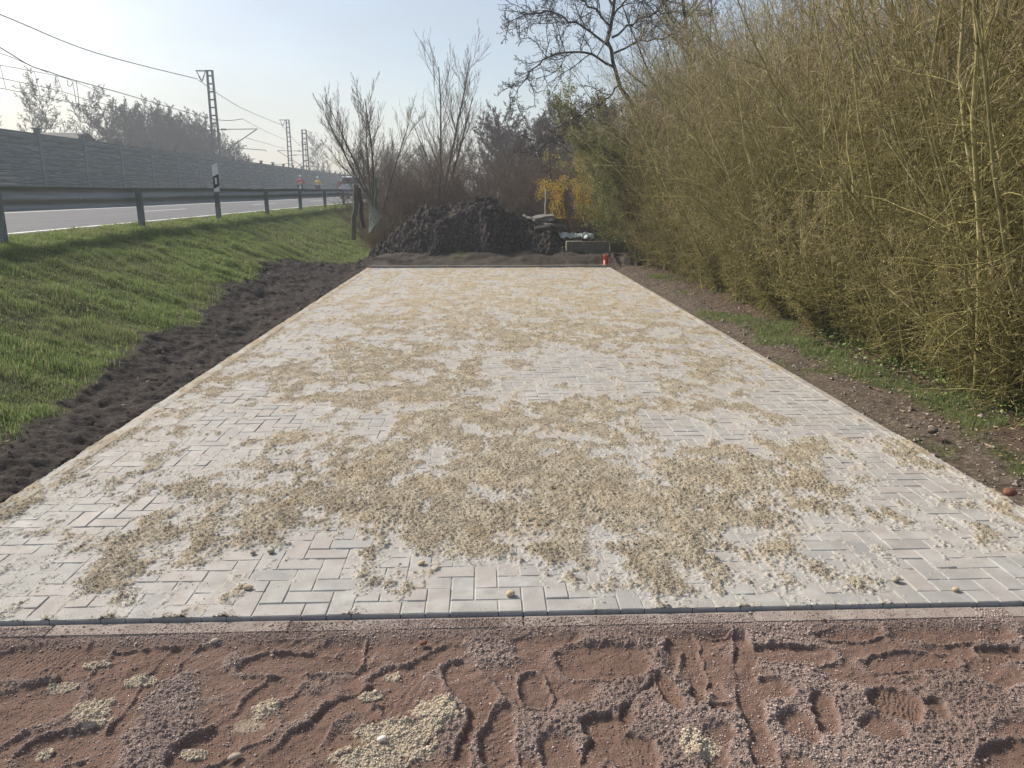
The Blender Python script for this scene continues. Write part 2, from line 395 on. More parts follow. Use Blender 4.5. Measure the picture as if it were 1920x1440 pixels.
def sand_m(X,Y):
    w1=.25*fbm(X*.8,Y*.8,2,41); 
    m=.435+.62*fbm(X*1.6+w1,Y*1.3,4,40,.55)+1.05*fbm(X*4.5+3,Y*2.8,6,43,.74)+.05*ss(6,12,Y)
    m=m-.42*blobs(X,Y,bare)+.25*blobs(X,Y,thick)
    e=np.minimum(X-XL,XR-X)
    m=m-.12*np.exp(-((e-.25)/.3)**2)+.25*np.exp(-(e/.07)**2)*(X<0)
    return m
swipes=[((1120,830),(1260,1010),20),((1320,720),(1345,770),22),((1180,1000),(1270,1080),14),((820,590),(790,640),30),((960,905),(1020,880),22),((1100,860),(1150,900),16)]
def seg_d(X,Y,a,b):
    ax,ay=a[0],a[1];bx,by=b[0]-ax,b[1]-ay
    t=np.clip(((X-ax)*bx+(Y-ay)*by)/(bx*bx+by*by),0,1); return np.hypot(X-ax-t*bx,Y-ay-t*by)
def sand_z(X,Y):
    m=sand_m(X,Y)
    c1,v1=wor(X*34,Y*34,1); c2,v2=wor(X*75,Y*75,2)
    crumb=(1-np.clip(c1,0,1)**2)*v1; crumb2=(1-np.clip(c2,0,1)**2)*v2; far_=ss(5,9,Y)
    t=ss(.30,.66,m)
    rough_=.35+.65*ss(-.15,.2,fbm(X*3,Y*3,3,48))
    for (a,b_,w_) in swipes:
        A_=G(*a);B_=G(*b_);wd=w_/1440*A_[1]; dd=seg_d(X,Y,A_,B_); k=np.exp(-(dd/wd)**2); rough_=rough_*(1-.85*k); t=t*(1-.35*k)+.12*np.exp(-((dd-wd*1.3)/(wd*.4))**2)
    z=-.0048+.0048*ss(-.05,.32,m)+.0034*fbm(X*22,Y*22,4,46,.65)*ss(-.1,.2,m)+t*.006+rough_*(t*(.0045*crumb+.0035*crumb2)+ss(.25,.45,m)*.0015*(crumb2+crumb))*ss(6.5,4,Y)+rough_*t*.009*fbm(X*16,Y*9,3,47,.6)*far_+t*.005*fbm(X*9,Y*9,3,44)
    z=z+ss(.22,.3,m)*.0030*(v2>.72)*crumb2*2*ss(6.5,4,Y)
    e=np.minimum(X-XL,XR-X)
    z=np.where(e<-.0,z-.0+.004,z)
    return z,t
xs=np.arange(XL-.10,XR+.065,.0062); ys=graded(Y0+.004,Y1,lambda v:max(.0045,.00048*v*v*.9))
V,F,X,Y,Z=grid(xs,ys,lambda X,Y:sand_z(X,Y)[0])
t=sand_z(X,Y)[1]
at=np.stack([t,ss(-.1,.3,fbm(X*1.1,Y*1.1,3,50)),t*0,t*0+1],-1).reshape(-1,4)
q=MX('jointing_sand',.95); A=q.attr('zone'); s1=q.noise(210,4); s2=q.noise(2.2,4)
c=q.ramp(s1,[(.3,(.24,.21,.16)),(.5,(.35,.31,.24)),(.7,(.45,.41,.33))])
c2=q.ramp(s1,[(.3,(.28,.27,.25)),(.5,(.385,.378,.355)),(.7,(.47,.462,.44))])
damp=q.math('MULTIPLY',q.step(q.noise(8,7,.75,(1,.55,1)),.45,.60),.75)
c=q.mix(damp,c,(.20,.162,.112))
c=q.mix(q.step(A[0],.05,.75),c2,c)
c=q.mix(q.math('MULTIPLY',q.step(s2,.5,.7),.35),c,(.38,.275,.16))
sand_mat=q.done(c,q.bump(s1,.7,.004))
tag(obj('jointing_sand',mesh_of('jointing_sand',[(V,F,0)],sand_mat,True,{'zone':at})),'loose beige jointing sand swept in crumbly patches over the block paving','sand',kind='stuff')
# crumbs: small irregular lumps
OV=np.array([(1,0,0),(-1,0,0),(0,1,0),(0,-1,0),(0,0,1),(0,0,-1)],float)
OF=np.array([(0,2,4),(2,1,4),(1,3,4),(3,0,4),(2,0,5),(1,2,5),(3,1,5),(0,3,5)])
def lumps(P,S,seed=0,flat=.7):
    g_=np.random.default_rng(seed); n=len(P)
    sc_=S[:,None,None]*g_.uniform(.6,1.25,(n,6,1)); a=g_.uniform(0,6.28,n)
    B=OV[None]*sc_; x=B[:,:,0]*np.cos(a)[:,None]-B[:,:,1]*np.sin(a)[:,None]; y=B[:,:,0]*np.sin(a)[:,None]+B[:,:,1]*np.cos(a)[:,None]
    Vv=np.stack([x,y,B[:,:,2]*flat],-1)+P[:,None,:]
    return Vv.reshape(-1,3),(OF[None]+(np.arange(n)*6)[:,None,None]).reshape(-1,3)
n=680000
yy=Y0+(12.5-Y0)*rng.random(n)**1.6; xx=rng.uniform(XL,XR,n)
m=sand_m(xx,yy); keep=rng.random(n)<(.05+.28*ss(.0,.3,m)+.67*ss(.33,.55,m))*(.35+.65*ss(-.2,.15,fbm(xx*7,yy*7,3,49)))*ss(12.5,6.5,yy); xx=xx[keep];yy=yy[keep]
zz,tt=sand_z(xx,yy); zz=np.maximum(zz,0)+rng.random(len(zz))**2*.0022*tt
S=np.clip(rng.lognormal(math.log(.0019),.42,len(xx))*(.45+.62*ss(.2,.5,m[keep])),.0012,.009)*(1+.05*(yy-3))
V,F=lumps(np.stack([xx,yy,zz+S*.3],-1),S,1,.85)
crumb_mat=mat('sand_crumb',[(.30,.265,.205),(.42,.38,.305)],1.5,island=.22,rough=.95)
tag(obj('sand_crumbs',mesh_of('sand_crumbs',[(V,F,0)],crumb_mat,True)),'small crumbs of damp beige sand scattered over the grey paving blocks','sand crumbs',kind='stuff')
# ---------------------------------------------------------------- trodden red-brown sand bed in the foreground
prints=[(1232,1190,105,17,0),(1325,1190,60,13,0),(1590,1196,120,13,3),(1780,1190,215,24,-4),(1475,1233,155,20,-3),(1705,1248,160,24,2),(1880,1232,80,18,0),(1135,1245,165,38,5),
 (1445,1300,70,24,15),(1253,1303,30,42,12),(1355,1336,50,10,0),(1545,1345,42,52,-10),(1678,1325,78,38,-15),(1652,1372,72,34,25),(1130,1368,70,30,10),(1182,1418,84,46,20),(1050,1418,70,55,5),(1905,1428,130,38,15),(1502,1372,58,42,20),
 (300,1206,190,20,0),(545,1196,120,16,0),(70,1248,160,40,5),(560,1250,190,24,0),(662,1232,44,34,8),(955,1190,60,14,0),(985,1180,120,10,0),(880,1290,60,55,30),(935,1390,55,80,-5),(430,1390,150,40,35),(60,1330,150,60,20),(760,1300,110,60,40),(120,1410,120,40,30),(1000,1300,50,40,0)]
tracks=[([(1385,1170),(1395,1245),(1412,1340),(1430,1440)],44),([(1290,1200),(1300,1250),(1307,1315)],32),([(1272,1205),(1235,1275),(1180,1350),(1105,1440)],38),([(690,1160),(600,1240),(470,1330),(350,1440)],60),([(420,1160),(330,1240),(250,1330),(170,1440)],34),
 ([(850,1225),(760,1275),(640,1330),(520,1440)],56),([(1340,1300),(1340,1440)],50),([(1750,1330),(1790,1385),(1840,1440)],48),([(230,1180),(120,1290),(0,1380)],60),([(900,1330),(860,1440)],40)]
PW=[]
for (px,py,L_,W_,an) in prints:
    c=G(px,py,-.05); k=math.hypot(c[1],CH)/1440
    rx=max(.03,L_/2*k); ry=max(.028,abs(G(px,py-W_,-.05)[1]-G(px,py+W_,-.05)[1])/2/1.0*.5*1.6)
    PW.append((c[0],c[1],rx,ry,R_(an)))
TW=[([G(a,b_,-.05) for a,b_ in pl],w_/2*2.4/1440) for pl,w_ in tracks]
def fz(X,Y):
    wx=.03*fbm(X*6,Y*6,3,60)+.008*fbm(X*28,Y*28,2,58); wy=.03*fbm(X*6,Y*6,3,61)+.008*fbm(X*28,Y*28,2,59)
    Xw=X+wx; Yw=Y+wy
    press=np.zeros_like(X); rim=np.zeros_like(X); tread=np.zeros_like(X)
    for i,(cx,cy,rx,ry,a) in enumerate(PW):
        u=(Xw-cx)*math.cos(a)+(Yw-cy)*math.sin(a); v=-(Xw-cx)*math.sin(a)+(Yw-cy)*math.cos(a)
        d_=((np.abs(u)/rx)**2.6+(np.abs(v)/ry)**2.6)**(1/2.6); k=ss(1.30,.62,d_)
        dep=.75+.45*math.sin(i*2.3)
        press=np.maximum(press,k*max(.5,dep)); rim=rim+np.exp(-((d_-1.13)/.13)**2)*.8
        tread=np.where(k>.5,np.sin((u*math.cos(i)+v*math.sin(i)*.3)*(520+60*(i%4)))*(.4 if i%3 else .9),tread)
    for i,(pl,wd) in enumerate(TW):
        dd=np.min([seg_d(Xw,Yw,pl[j],pl[j+1]) for j in range(len(pl)-1)],axis=0)/wd
        dd=dd+.5*fbm(X*5+i,Y*5,2,57); k=ss(1.25,.7,dd)*ss(-.45,.0,fbm(X*2.4+i*3,Y*2.4,2,56)+.1); press=np.maximum(press,k*.6); rim=rim+np.exp(-((dd-1.3)/.22)**2)*.6*ss(-.3,.2,fbm(X*4+i,Y*4,2,55))
        tread=np.where(k>.5,np.sin((X*(1 if i%2 else .3)+Y*(.35 if i%2 else 1))*640)*.6,tread)
    rim=np.clip(rim,0,1.2)*(1-ss(.1,.5,press))
    g_=ss(-.05,.16,fbm(X*2.3+3,Y*2.6,4,62)+.16*ss(-.3,.6,X)-.10*ss(.1,-.8,X))
    grit=np.clip(np.maximum(g_,rim*.75)*(1-ss(.1,.45,press)),0,1)
    c1,v1=wor(X*70,Y*70,5); c2,v2=wor(X*150,Y*150,6)
    z=-.043+.020*fbm(X*3,Y*3.5,4,63)+.008*grit+.0035*rim-.0085*press
    z=z+.004*np.maximum(0,fbm((X*.8+Y*.6)*5,(Y*.8-X*.6)*16,3,66))*(1-press)*2
    z=z+grit*(.010*(1-np.clip(c1,0,1)**2)*v1+.005*(1-np.clip(c2,0,1)**2)*v2)
    z=z+(1-grit)*((.0017*press+.0004)*tread+.003*fbm(X*40,Y*40,3,64)+.004*fbm(X*12,Y*12,2,69))+.004*fbm(X*22,Y*22,3,68)*(1-press*.6)
    pale=np.zeros_like(X)
    for (px,py,sx,sy,a) in palep:
        c=G(px,py,-.04); k=math.hypot(c[1],CH)/1440; ry=abs(G(px,py-sy,-.04)[1]-G(px,py+sy,-.04)[1])/2
        d_=np.hypot((X-c[0])/(sx*k),(Y-c[1])/ry)+.9*fbm(X*14,Y*14,4,65,.6)
        pale=np.maximum(pale,ss(1.0,.8,d_)*a)
    z=z+pale*(.003+.005*(1-np.clip(c1,0,1)**2)*v1)
    # rises to the kerb with spilled grit
    e=ss(Y0-.17,Y0-.09,Y); z=z*(1-e)+e*(-.021+.004*v1*(1-c1)+.006*fbm(X*4,Y*9,3,67)); grit=np.maximum(grit,e*.9)
    return z,grit,pale
palep=[(182,1247,28,7,1),(262,1275,38,10,1),(175,1335,34,32,.9),(500,1330,24,22,.8),(690,1302,30,9,1),(362,1410,24,12,1),(745,1385,75,42,1),(820,1335,45,28,.9),(1305,1400,35,32,.7),(82,1412,12,13,.9),(735,1268,14,7,.9),(690,1430,70,30,1),(120,1285,30,10,.7),(470,1360,30,14,.5)]
xs=np.concatenate([[-9,-6,-4.5,-3.5,-3,-2.6],graded(-2.4,-1.92,lambda v:.02),graded(-1.9,2.1,lambda v:.0037),graded(2.12,2.7,lambda v:.02),[3,3.5,4.5,6,9]])
ys=np.concatenate([graded(-1,1.6,lambda v:.15),graded(1.62,Y0-.078,lambda v:.0032)])
X,Y=np.meshgrid(xs,ys); Z,GR,PL=fz(X,Y); V,F,*_=grid(xs,ys,lambda a,b:Z)
q=MX('sand_bed_material',.95); A=q.attr('zone'); s1=q.noise(300,4,.7); s2=q.noise(5,5); s3=q.noise(34,4)
smooth=q.ramp(s1,[(.3,(.105,.064,.048)),(.5,(.16,.102,.078)),(.72,(.25,.175,.142))])
smooth=q.mix(q.math('MULTIPLY',q.step(s2,.4,.7),.6),smooth,(.165,.112,.088))
grit=q.ramp(s1,[(.3,(.14,.100,.085)),(.5,(.235,.178,.157)),(.72,(.38,.315,.285))])
c=q.mix(q.math('MULTIPLY',A[0],.9),smooth,grit); c=q.mix(A[1],c,q.ramp(s1,[(.3,(.32,.27,.20)),(.6,(.50,.44,.345))]))
bed_mat=q.done(c,q.bump(s1,.8,.005,q.bump(q.noise(90,4,.7),.5,.006)))
at=np.stack([GR,PL,GR*0,GR*0+1],-1).reshape(-1,4)
tag(obj('sand_bed',mesh_of('sand_bed',[(V,F,0)],bed_mat,True,{'zone':at})),kind='structure')
n=380000
xx=rng.uniform(-1.95,2.15,n); yy=rng.uniform(1.75,Y0-.02,n); zz,gr,pl=fz(xx,yy); zz=np.where(yy>Y0-.088,-.016,zz)
edge=yy>Y0-.088
keep=rng.random(n)<np.where(edge,.95*(.4+ss(-.1,.3,fbm(xx*3,yy*0,2,70))),(.18+.68*gr+.6*pl)); 
xx,yy,zz,pl=xx[keep],yy[keep],zz[keep],pl[keep]
S=np.clip(rng.lognormal(math.log(.0019),.45,len(xx)),.0009,.009)*(1+.7*(pl>.5))
a=pl<.4
V,F=lumps(np.stack([xx,yy,zz+S*.25],-1)[a],S[a],3)
tag(obj('grit',mesh_of('grit',[(V,F,0)],smooth=True,mats=mat('grit_stone',[(.17,.12,.10),(.32,.25,.225),(.44,.37,.34)],1.5,island=.4,rough=.9))),'loose pinkish grey grit lying on the trodden sand bed','grit',kind='stuff')
V,F=lumps(np.stack([xx,yy,zz+S*.25],-1)[~a],S[~a]*.8,4)
tag(obj('pale_sand_crumbs',mesh_of('pale_sand_crumbs',[(V,F,0)],mat('pale_crumb',[(.40,.34,.26),(.54,.47,.37)],1.5,island=.2,rough=.95),True)),'pale crumbs of spilled sand on the red brown bed','sand crumbs',kind='stuff')
# individual pebbles
def pebble(px,py,z,s,mt,label,rz=0,sx=1.3,seed=0,name='pebble',cat='pebble'):
    bm=bmesh.new(); bmesh.ops.create_icosphere(bm,subdivisions=3,radius=1); rr=random.Random(seed)
    o_=[rr.uniform(-9,9) for _ in range(3)]
    import mathutils
    for v in bm.verts:
        k=1+.16*mathutils.noise.noise(v.co*1.1+Vector(o_))+.05*mathutils.noise.noise(v.co*3+Vector(o_))
        v.co=Vector((v.co.x*k*sx,v.co.y*k,v.co.z*k*.72))*s
    for f in bm.faces: f.smooth=True
    me=bpy.data.meshes.new(name); bm.to_mesh(me); bm.free(); me.materials.append(mt)
    p=G(px,py,z); o=obj(name,me,None,(p[0],p[1],z+s*.55),(rr.uniform(-.2,.2),rr.uniform(-.2,.2),rz)); tag(o,label,cat); return o
peb_g=mat('pebble_grey',[(.22,.20,.16),(.38,.34,.27)],60,rough=.8,bump=.3,bscale=300,bdist=.002)
peb_t=mat('pebble_tan',[(.38,.29,.18),(.52,.43,.30)],60,rough=.8,bump=.3,bscale=300,bdist=.002)
peb_r=mat('brick_chip',[(.13,.06,.04),(.22,.10,.07)],60,rough=.9)
peb_d=mat('stone_brown',[(.07,.055,.045),(.14,.115,.09)],60,rough=.9)
peb_w=mat('pebble_white',[(.55,.53,.48),(.7,.68,.62)],60,rough=.7)
pebble(508,1036,.004,.014,peb_g,'larger of two round grey pebbles side by side on the paving',.2,seed=1)
pebble(474,1038,.004,.011,peb_g,'smaller of two round grey pebbles side by side on the paving',.9,seed=2)
pebble(1035,914,.012,.011,peb_g,'dark grey pebble on thick sand in the middle of the paving',.3,seed=3)
pebble(790,1058,.003,.013,peb_t,'tan oval pebble on bare grey blocks left of centre',.6,1.5,seed=4)
pebble(465,1104,.003,.013,peb_t,'flat tan pebble near the front left edge of the paving',.1,1.7,seed=5)
pebble(1680,1089,.004,.016,peb_g,'greyish round pebble on the right of the front paving rows',.4,seed=6)
pebble(1791,1108,.003,.013,peb_t,'tan pebble nearest the right end of the front paving row',.4,seed=7)
pebble(957,1116,.002,.016,peb_t,'sandy clod on the second block row below the centre',.4,seed=8)
pebble(1079,1147,-.02,.009,peb_g,'small grey pebble lying on the front kerb stone',.4,seed=9)
pebble(1409,856,.003,.013,peb_g,'dark pebble on clean blocks right of the centre',.4,seed=10)
pebble(794,1208,-.03,.012,peb_r,'broken red brick chip in the sand bed',.4,seed=11,name='brick_chip',cat='brick chip')
pebble(716,1388,-.03,.011,peb_w,'white pebble on the pale crumbly sand heap in front',.4,1.4,seed=12)
pebble(403,1205,-.03,.013,peb_g,'mauve grey stone in the sand bed below the kerb',.4,seed=13)
pebble(1892,928,.02,.03,peb_r,'reddish brown field stone beside the right edge of the paving',.4,seed=14,name='field_stone',cat='stone')
pebble(1748,812,.03,.035,peb_d,'brown grey stone in the verge right of the paving',1.2,seed=15,name='field_stone',cat='stone')
pebble(440,1422,-.035,.012,peb_g,'flat mauve stone in the sand at the front left',.4,1.8,seed=16)
exec_marker=1
# ---------------------------------------------------------------- grass
def blades(X,Y,Z,H,W,seed=0,lean=.45):
    g_=np.random.default_rng(seed); n=len(X); a=g_.uniform(0,6.283,n); l=g_.normal(0,lean,n)*H; la=g_.uniform(0,6.283,n)
    dx,dy=np.cos(a)*W/2,np.sin(a)*W/2; lx,ly=np.cos(la)*l,np.sin(la)*l
    P=np.stack([X,Y,Z],-1)
    V=np.stack([P+np.stack([-dx,-dy,0*X-.01],-1),P+np.stack([dx,dy,0*X-.01],-1),
        P+np.stack([dx*.7+lx*.35,dy*.7+ly*.35,H*.6],-1),P+np.stack([-dx*.7+lx*.35,-dy*.7+ly*.35,H*.6],-1),
        P+np.stack([lx,ly,H*(1-.35*np.minimum(1,np.abs(l)/H))],-1)],1)
    b_=(np.arange(n)*5)[:,None]
    return V.reshape(-1,3),b_+np.array([[0,1,2,3]]),b_+np.array([[3,2,4]])
def grass_pts(n,x0,x1,ya,yb,pw,seed):
    g_=np.random.default_rng(seed); yy=ya+(yb-ya)*g_.random(n)**pw; xx=g_.uniform(x0,x1,n)
    gg,_,_,_=zones(xx,yy); k=g_.random(n)<gg**1.3*(.45+.9*ss(-.25,.2,fbm(xx*2.5,yy*2.5,3,80)))
    return xx[k],yy[k]
q=MX('grass_blade',.6); i_=q.island(0,1)
c=q.ramp(i_,[(0,(.09,.16,.04)),(.45,(.165,.25,.07)),(.72,(.24,.31,.11)),(.88,(.25,.25,.13)),(1,(.44,.38,.26))])
c=q.mix(q.math('MULTIPLY',q.step(q.noise(1.1,4),.45,.62),.55),c,(.21,.215,.11))
grass_mat=translucent(q.done(c),.55); q.p.inputs['Specular IOR Level'].default_value=.35
parts=[]
for (n,x0,x1,ya,yb,pw,hh,ww,sd_) in [(420000,-6.6,-2.6,2.5,17,1.15,.044,.0042,1),(200000,-6.7,-2.6,12,36,1.1,.05,.009,2),(60000,2.95,4.6,4.0,17.5,1.2,.045,.004,3),(12000,-2.6,3.5,18.2,19.6,1,.06,.008,4)]:
    x,y=grass_pts(n,x0,x1,ya,yb,pw,sd_); z=gz(x,y)
    tf=ss(-.3,.4,fbm(x*2.2,y*2.2,3,90)); g_=np.random.default_rng(sd_+50)
    H=hh*(.55+1.1*tf**1.2)*g_.uniform(.5,1.4,len(x)); W=ww*g_.uniform(.7,1.4,len(x))
    V,F4,F3=blades(x,y,z,H,W,sd_,.55); parts.append((V,F4,0)); parts.append((V[:0],F3[:0],0))
    # share vertices: append tip triangles as own part copies
    idx=F3; parts.append((V[idx.ravel()],np.arange(idx.size).reshape(-1,3),0))
tag(obj('grass',mesh_of('grass',parts,grass_mat)),'short green turf on the bank beside the guardrail and in patches by the hedge','grass',kind='stuff')
# ---------------------------------------------------------------- leaves
def leaves(P,S,seed=0,asp=.55,flat=0):
    g_=np.random.default_rng(seed); n=len(P); a=g_.normal(size=(n,3)); a/=np.linalg.norm(a,axis=1,keepdims=True)
    if flat: a[:,2]*=(1-flat)
    b_=np.cross(a,g_.normal(size=(n,3))); b_/=np.linalg.norm(b_,axis=1,keepdims=True)+1e-9
    if flat: b_[:,2]*=(1-flat)
    c_=np.cross(a,b_)*.15
    S=S[:,None]
    V=np.stack([P-a*S*.5,P+b_*S*asp*.5+c_*S,P+a*S*.5,P-b_*S*asp*.5+c_*S],1).reshape(-1,3)
    i=(np.arange(n)*4)[:,None]
    return V,i+np.array([[0,1,2,3]])
g_=np.random.default_rng(5)
# fallen leaves
n=2600; xx=np.concatenate([g_.uniform(3.3,4.6,1900),g_.uniform(-6.3,-2.8,700)]); yy=np.concatenate([4+13*g_.random(1900)**1.4,3+22*g_.random(700)])
P=np.stack([xx,yy,gz(xx,yy)+.012+.03*(xx<0)],-1)
V,F=leaves(P,g_.uniform(.025,.06,n),6,.6,.75)
tag(obj('leaf_litter',mesh_of('leaf_litter',[(V,F,0)],mat('dry_leaf',[(.12,.075,.04),(.26,.18,.11),(.40,.32,.23)],8,island=.4))),'dry brown leaves fallen on the verge and the turf','leaves',kind='stuff')
# stones and clods in verge soil
n=9000; xx=np.concatenate([g_.uniform(2.95,4.3,6000),g_.uniform(-4.2,-2.62,3000)]); yy=3.3+15*g_.random(n)**1.3
S=np.clip(g_.lognormal(math.log(.008),.5,n),.003,.035)
V,F=lumps(np.stack([xx,yy,gz(xx,yy)+S*.2],-1)[:6000],S[:6000],7)
V2,F2=lumps(np.stack([xx,yy,gz(xx,yy)+S*.2],-1)[6000:],S[6000:]*.55,8)
tag(obj('verge_gravel',mesh_of('verge_gravel',[(V,F,0)],mat('verge_stone',[(.10,.08,.065),(.22,.19,.16),(.34,.31,.27)],40,island=.4))),'small grey and brown stones in the bare verge below the hedge','gravel',kind='stuff')
tag(obj('soil_clods',mesh_of('soil_clods',[(V2,F2,0)],mat('clod',[(.012,.010,.009),(.04,.032,.028)],40,island=.3))),'small dark clods on the freshly dug soil strip','soil clods',kind='stuff')
# ivy ground cover
n=2400; c_=[(4.15,5.5),(4.05,6.3),(4.0,7.2),(4.1,5.0),(3.95,8.2),(4.2,6.8)]
ii=g_.integers(0,len(c_),n); xx=np.array([c_[i][0] for i in ii])+g_.normal(0,.16,n); yy=np.array([c_[i][1] for i in ii])+g_.normal(0,.35,n)
P=np.stack([xx,yy,gz(xx,yy)+g_.uniform(.01,.14,n)],-1); V,F=leaves(P,g_.uniform(.02,.05,n),9,.8,.4)
tag(obj('ivy',mesh_of('ivy',[(V,F,0)],mat('ivy_leaf',[(.05,.09,.02),(.12,.18,.045),(.20,.24,.08)],6,island=.3,rough=.5))),'green ivy creeping along the foot of the hedge','ivy',kind='stuff')
# ---------------------------------------------------------------- branching plants
def norm(a): return a/(np.linalg.norm(a,axis=-1,keepdims=True)+1e-9)
def path(p0,d0,L_,K,up,wob,g_):
    n=len(p0); P=np.zeros((n,K,3)); P[:,0]=p0; d=norm(d0); 
    for k in range(1,K):
        d=norm(d+np.array([0,0,1.])*(up/K)+g_.normal(0,wob,(n,3))); P[:,k]=P[:,k-1]+d*(L_/(K-1))[:,None]
    return P
def grow(P,R,n,t0,t1,lr,ang,up,wob,K,rr,g_,ends=.25,lab=None):
    Np,Kp,_=P.shape; L_=np.linalg.norm(np.diff(P,axis=1),axis=2).sum(1)
    t=t0+(t1-t0)*(np.arange(n)[None]+g_.random((Np,n)))/n; f=t*(Kp-1); i=np.minimum(f.astype(int),Kp-2); w_=(f-i)[...,None]
    ar=np.arange(Np)[:,None]; p=P[ar,i]*(1-w_)+P[ar,i+1]*w_; T=norm(P[ar,i+1]-P[ar,i])
    rad=R[ar,i]*(1-w_[...,0])+R[ar,i+1]*w_[...,0]
    rv=norm(g_.normal(size=T.shape)); U=norm(np.cross(T,rv)); a=ang*(.7+.6*g_.random(T.shape[:2]))[...,None]
    d=T*np.cos(a)+U*np.sin(a)
    ln_=(lab if lab else L_[:,None]*lr)*(1-.45*(t-t0)/(t1-t0+1e-6))*g_.uniform(.55,1.25,t.shape)
    C=path(p.reshape(-1,3),d.reshape(-1,3),ln_.ravel(),K,up,wob,g_)
    r0=np.maximum((rad*rr).ravel(),.0015); return C,r0[:,None]*np.linspace(1,ends,K)[None]
def taper(r0,K,e=.3,pw=1): return np.asarray(r0)[:,None]*(1-(1-e)*np.linspace(0,1,K)[None]**pw)
def bark(name,c0,c1,c2=None,**k): return mat(name,[c0,c1]+([c2] if c2 else []),9,rough=.9,island=k.pop('island',.25),bump=.4,bscale=60,**k)
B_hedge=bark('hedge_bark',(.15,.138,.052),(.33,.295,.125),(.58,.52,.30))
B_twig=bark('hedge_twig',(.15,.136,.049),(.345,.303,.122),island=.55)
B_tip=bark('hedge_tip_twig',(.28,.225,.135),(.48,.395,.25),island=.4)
B_dark=bark('dark_bark',(.028,.024,.022),(.07,.06,.052))
B_dist=bark('distant_bark',(.075,.057,.048),(.15,.115,.095))
B_will=bark('willow_bark',(.10,.08,.06),(.20,.165,.125))
B_bush=bark('thicket_bark',(.075,.052,.036),(.17,.12,.082))
L_hedge=mat('hedge_leaf',[(.125,.125,.035),(.235,.22,.068),(.42,.39,.18)],5,island=.4,rough=.6)
L_green=mat('evergreen_leaf',[(.10,.125,.032),(.19,.205,.06),(.33,.32,.13)],4,island=.4,rough=.5)
L_yel=mat('yellow_flower',[(.50,.34,.03),(.70,.52,.06)],5,island=.2,rough=.6)
def hedge_shrub(seed,h=4.95,stems=26,rad=.55):
    g_=np.random.default_rng(seed)
    a=g_.uniform(0,6.28,stems); rr=rad*np.sqrt(g_.random(stems)); p0=np.stack([rr*np.cos(a),rr*np.sin(a),0*a-.05],-1)
    d=np.stack([g_.normal(0,.22,stems)+.15*np.cos(a),g_.normal(0,.22,stems)+.15*np.sin(a),np.ones(stems)],-1)
    Ls=h*g_.uniform(.62,1.06,stems); P0=path(p0,d,Ls,12,.14,.075,g_); R0=taper(g_.uniform(.008,.027,stems),12,.2)
    P1,R1=grow(P0,R0,16,.04,.98,.25,.7,.35,.14,7,.5,g_)
    P2,R2=grow(P1,R1,5,.15,1,.5,.85,.3,.22,5,.6,g_); P3,R3=grow(P2,R2,2,.2,1,.55,.8,.1,.2,4,.7,g_)
    R1=np.maximum(R1,.0022);R2=np.maximum(R2,.0017);R3=np.maximum(R3,.0014)
    # low tangle of side shoots
    P4,R4=grow(P0,R0,18,.01,.5,.17,1.1,.1,.22,6,.35,g_); P5,R5=grow(P4,np.maximum(R4,.002),6,.1,1,.5,.9,.1,.25,4,.7,g_)
    st=[tubes(P0,R0,6)]; mid=[tubes(P1,R1,3),tubes(P4,np.maximum(R4,.002),3)]; hi=P2[:,0,2]>h*.52
    parts=[(*st[0],0)]+[(*x,1) for x in mid]
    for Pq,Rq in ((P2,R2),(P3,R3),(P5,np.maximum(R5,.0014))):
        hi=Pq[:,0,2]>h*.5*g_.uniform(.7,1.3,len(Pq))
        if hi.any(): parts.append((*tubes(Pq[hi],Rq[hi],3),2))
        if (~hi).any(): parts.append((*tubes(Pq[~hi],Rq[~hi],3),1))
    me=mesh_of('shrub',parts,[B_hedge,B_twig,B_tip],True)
    T=np.concatenate([P2[:,-1],P3[:,-1],P5[:,-1],P5[:,2]]); k=g_.random(len(T))<np.where(T[:,2]<2.6,.95,.2); T=T[k]+g_.normal(0,.015,(k.sum(),3))
    V,F=leaves(T,g_.uniform(.014,.034,len(T)),seed)
    return me,mesh_of('foliage',[(V,F,0)],L_hedge)
hedge=empty('hedge',(4.9,12,0)); tag(hedge,'tall leafless olive brown hedge of dense upright stems along the right of the paving','hedge')
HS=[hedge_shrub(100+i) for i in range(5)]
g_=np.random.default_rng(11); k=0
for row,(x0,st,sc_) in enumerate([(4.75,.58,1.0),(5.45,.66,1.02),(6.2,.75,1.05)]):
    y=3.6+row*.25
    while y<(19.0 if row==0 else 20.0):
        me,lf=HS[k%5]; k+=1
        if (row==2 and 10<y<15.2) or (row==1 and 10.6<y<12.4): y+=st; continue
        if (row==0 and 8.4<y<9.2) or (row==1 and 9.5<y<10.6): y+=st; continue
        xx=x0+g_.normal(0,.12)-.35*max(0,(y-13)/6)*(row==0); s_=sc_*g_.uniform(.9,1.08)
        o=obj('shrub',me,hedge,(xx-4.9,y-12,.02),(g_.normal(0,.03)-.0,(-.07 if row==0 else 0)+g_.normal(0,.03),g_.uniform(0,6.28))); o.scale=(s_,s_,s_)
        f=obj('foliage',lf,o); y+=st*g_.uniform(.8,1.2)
y=3.8; LS=[hedge_shrub(130+i,1.9,34,.35) for i in range(3)]
while y<18.5:
    me,lf=LS[k%3]; k+=1; s_=g_.uniform(.6,1.05)
    o=obj('shrub',me,hedge,(4.38+g_.normal(0,.06)-4.9,y-12,.02),(g_.normal(0,.05),-.12,g_.uniform(0,6.28))); o.scale=(s_,s_,s_); f=obj('foliage',lf,o); y+=.42*g_.uniform(.7,1.3)
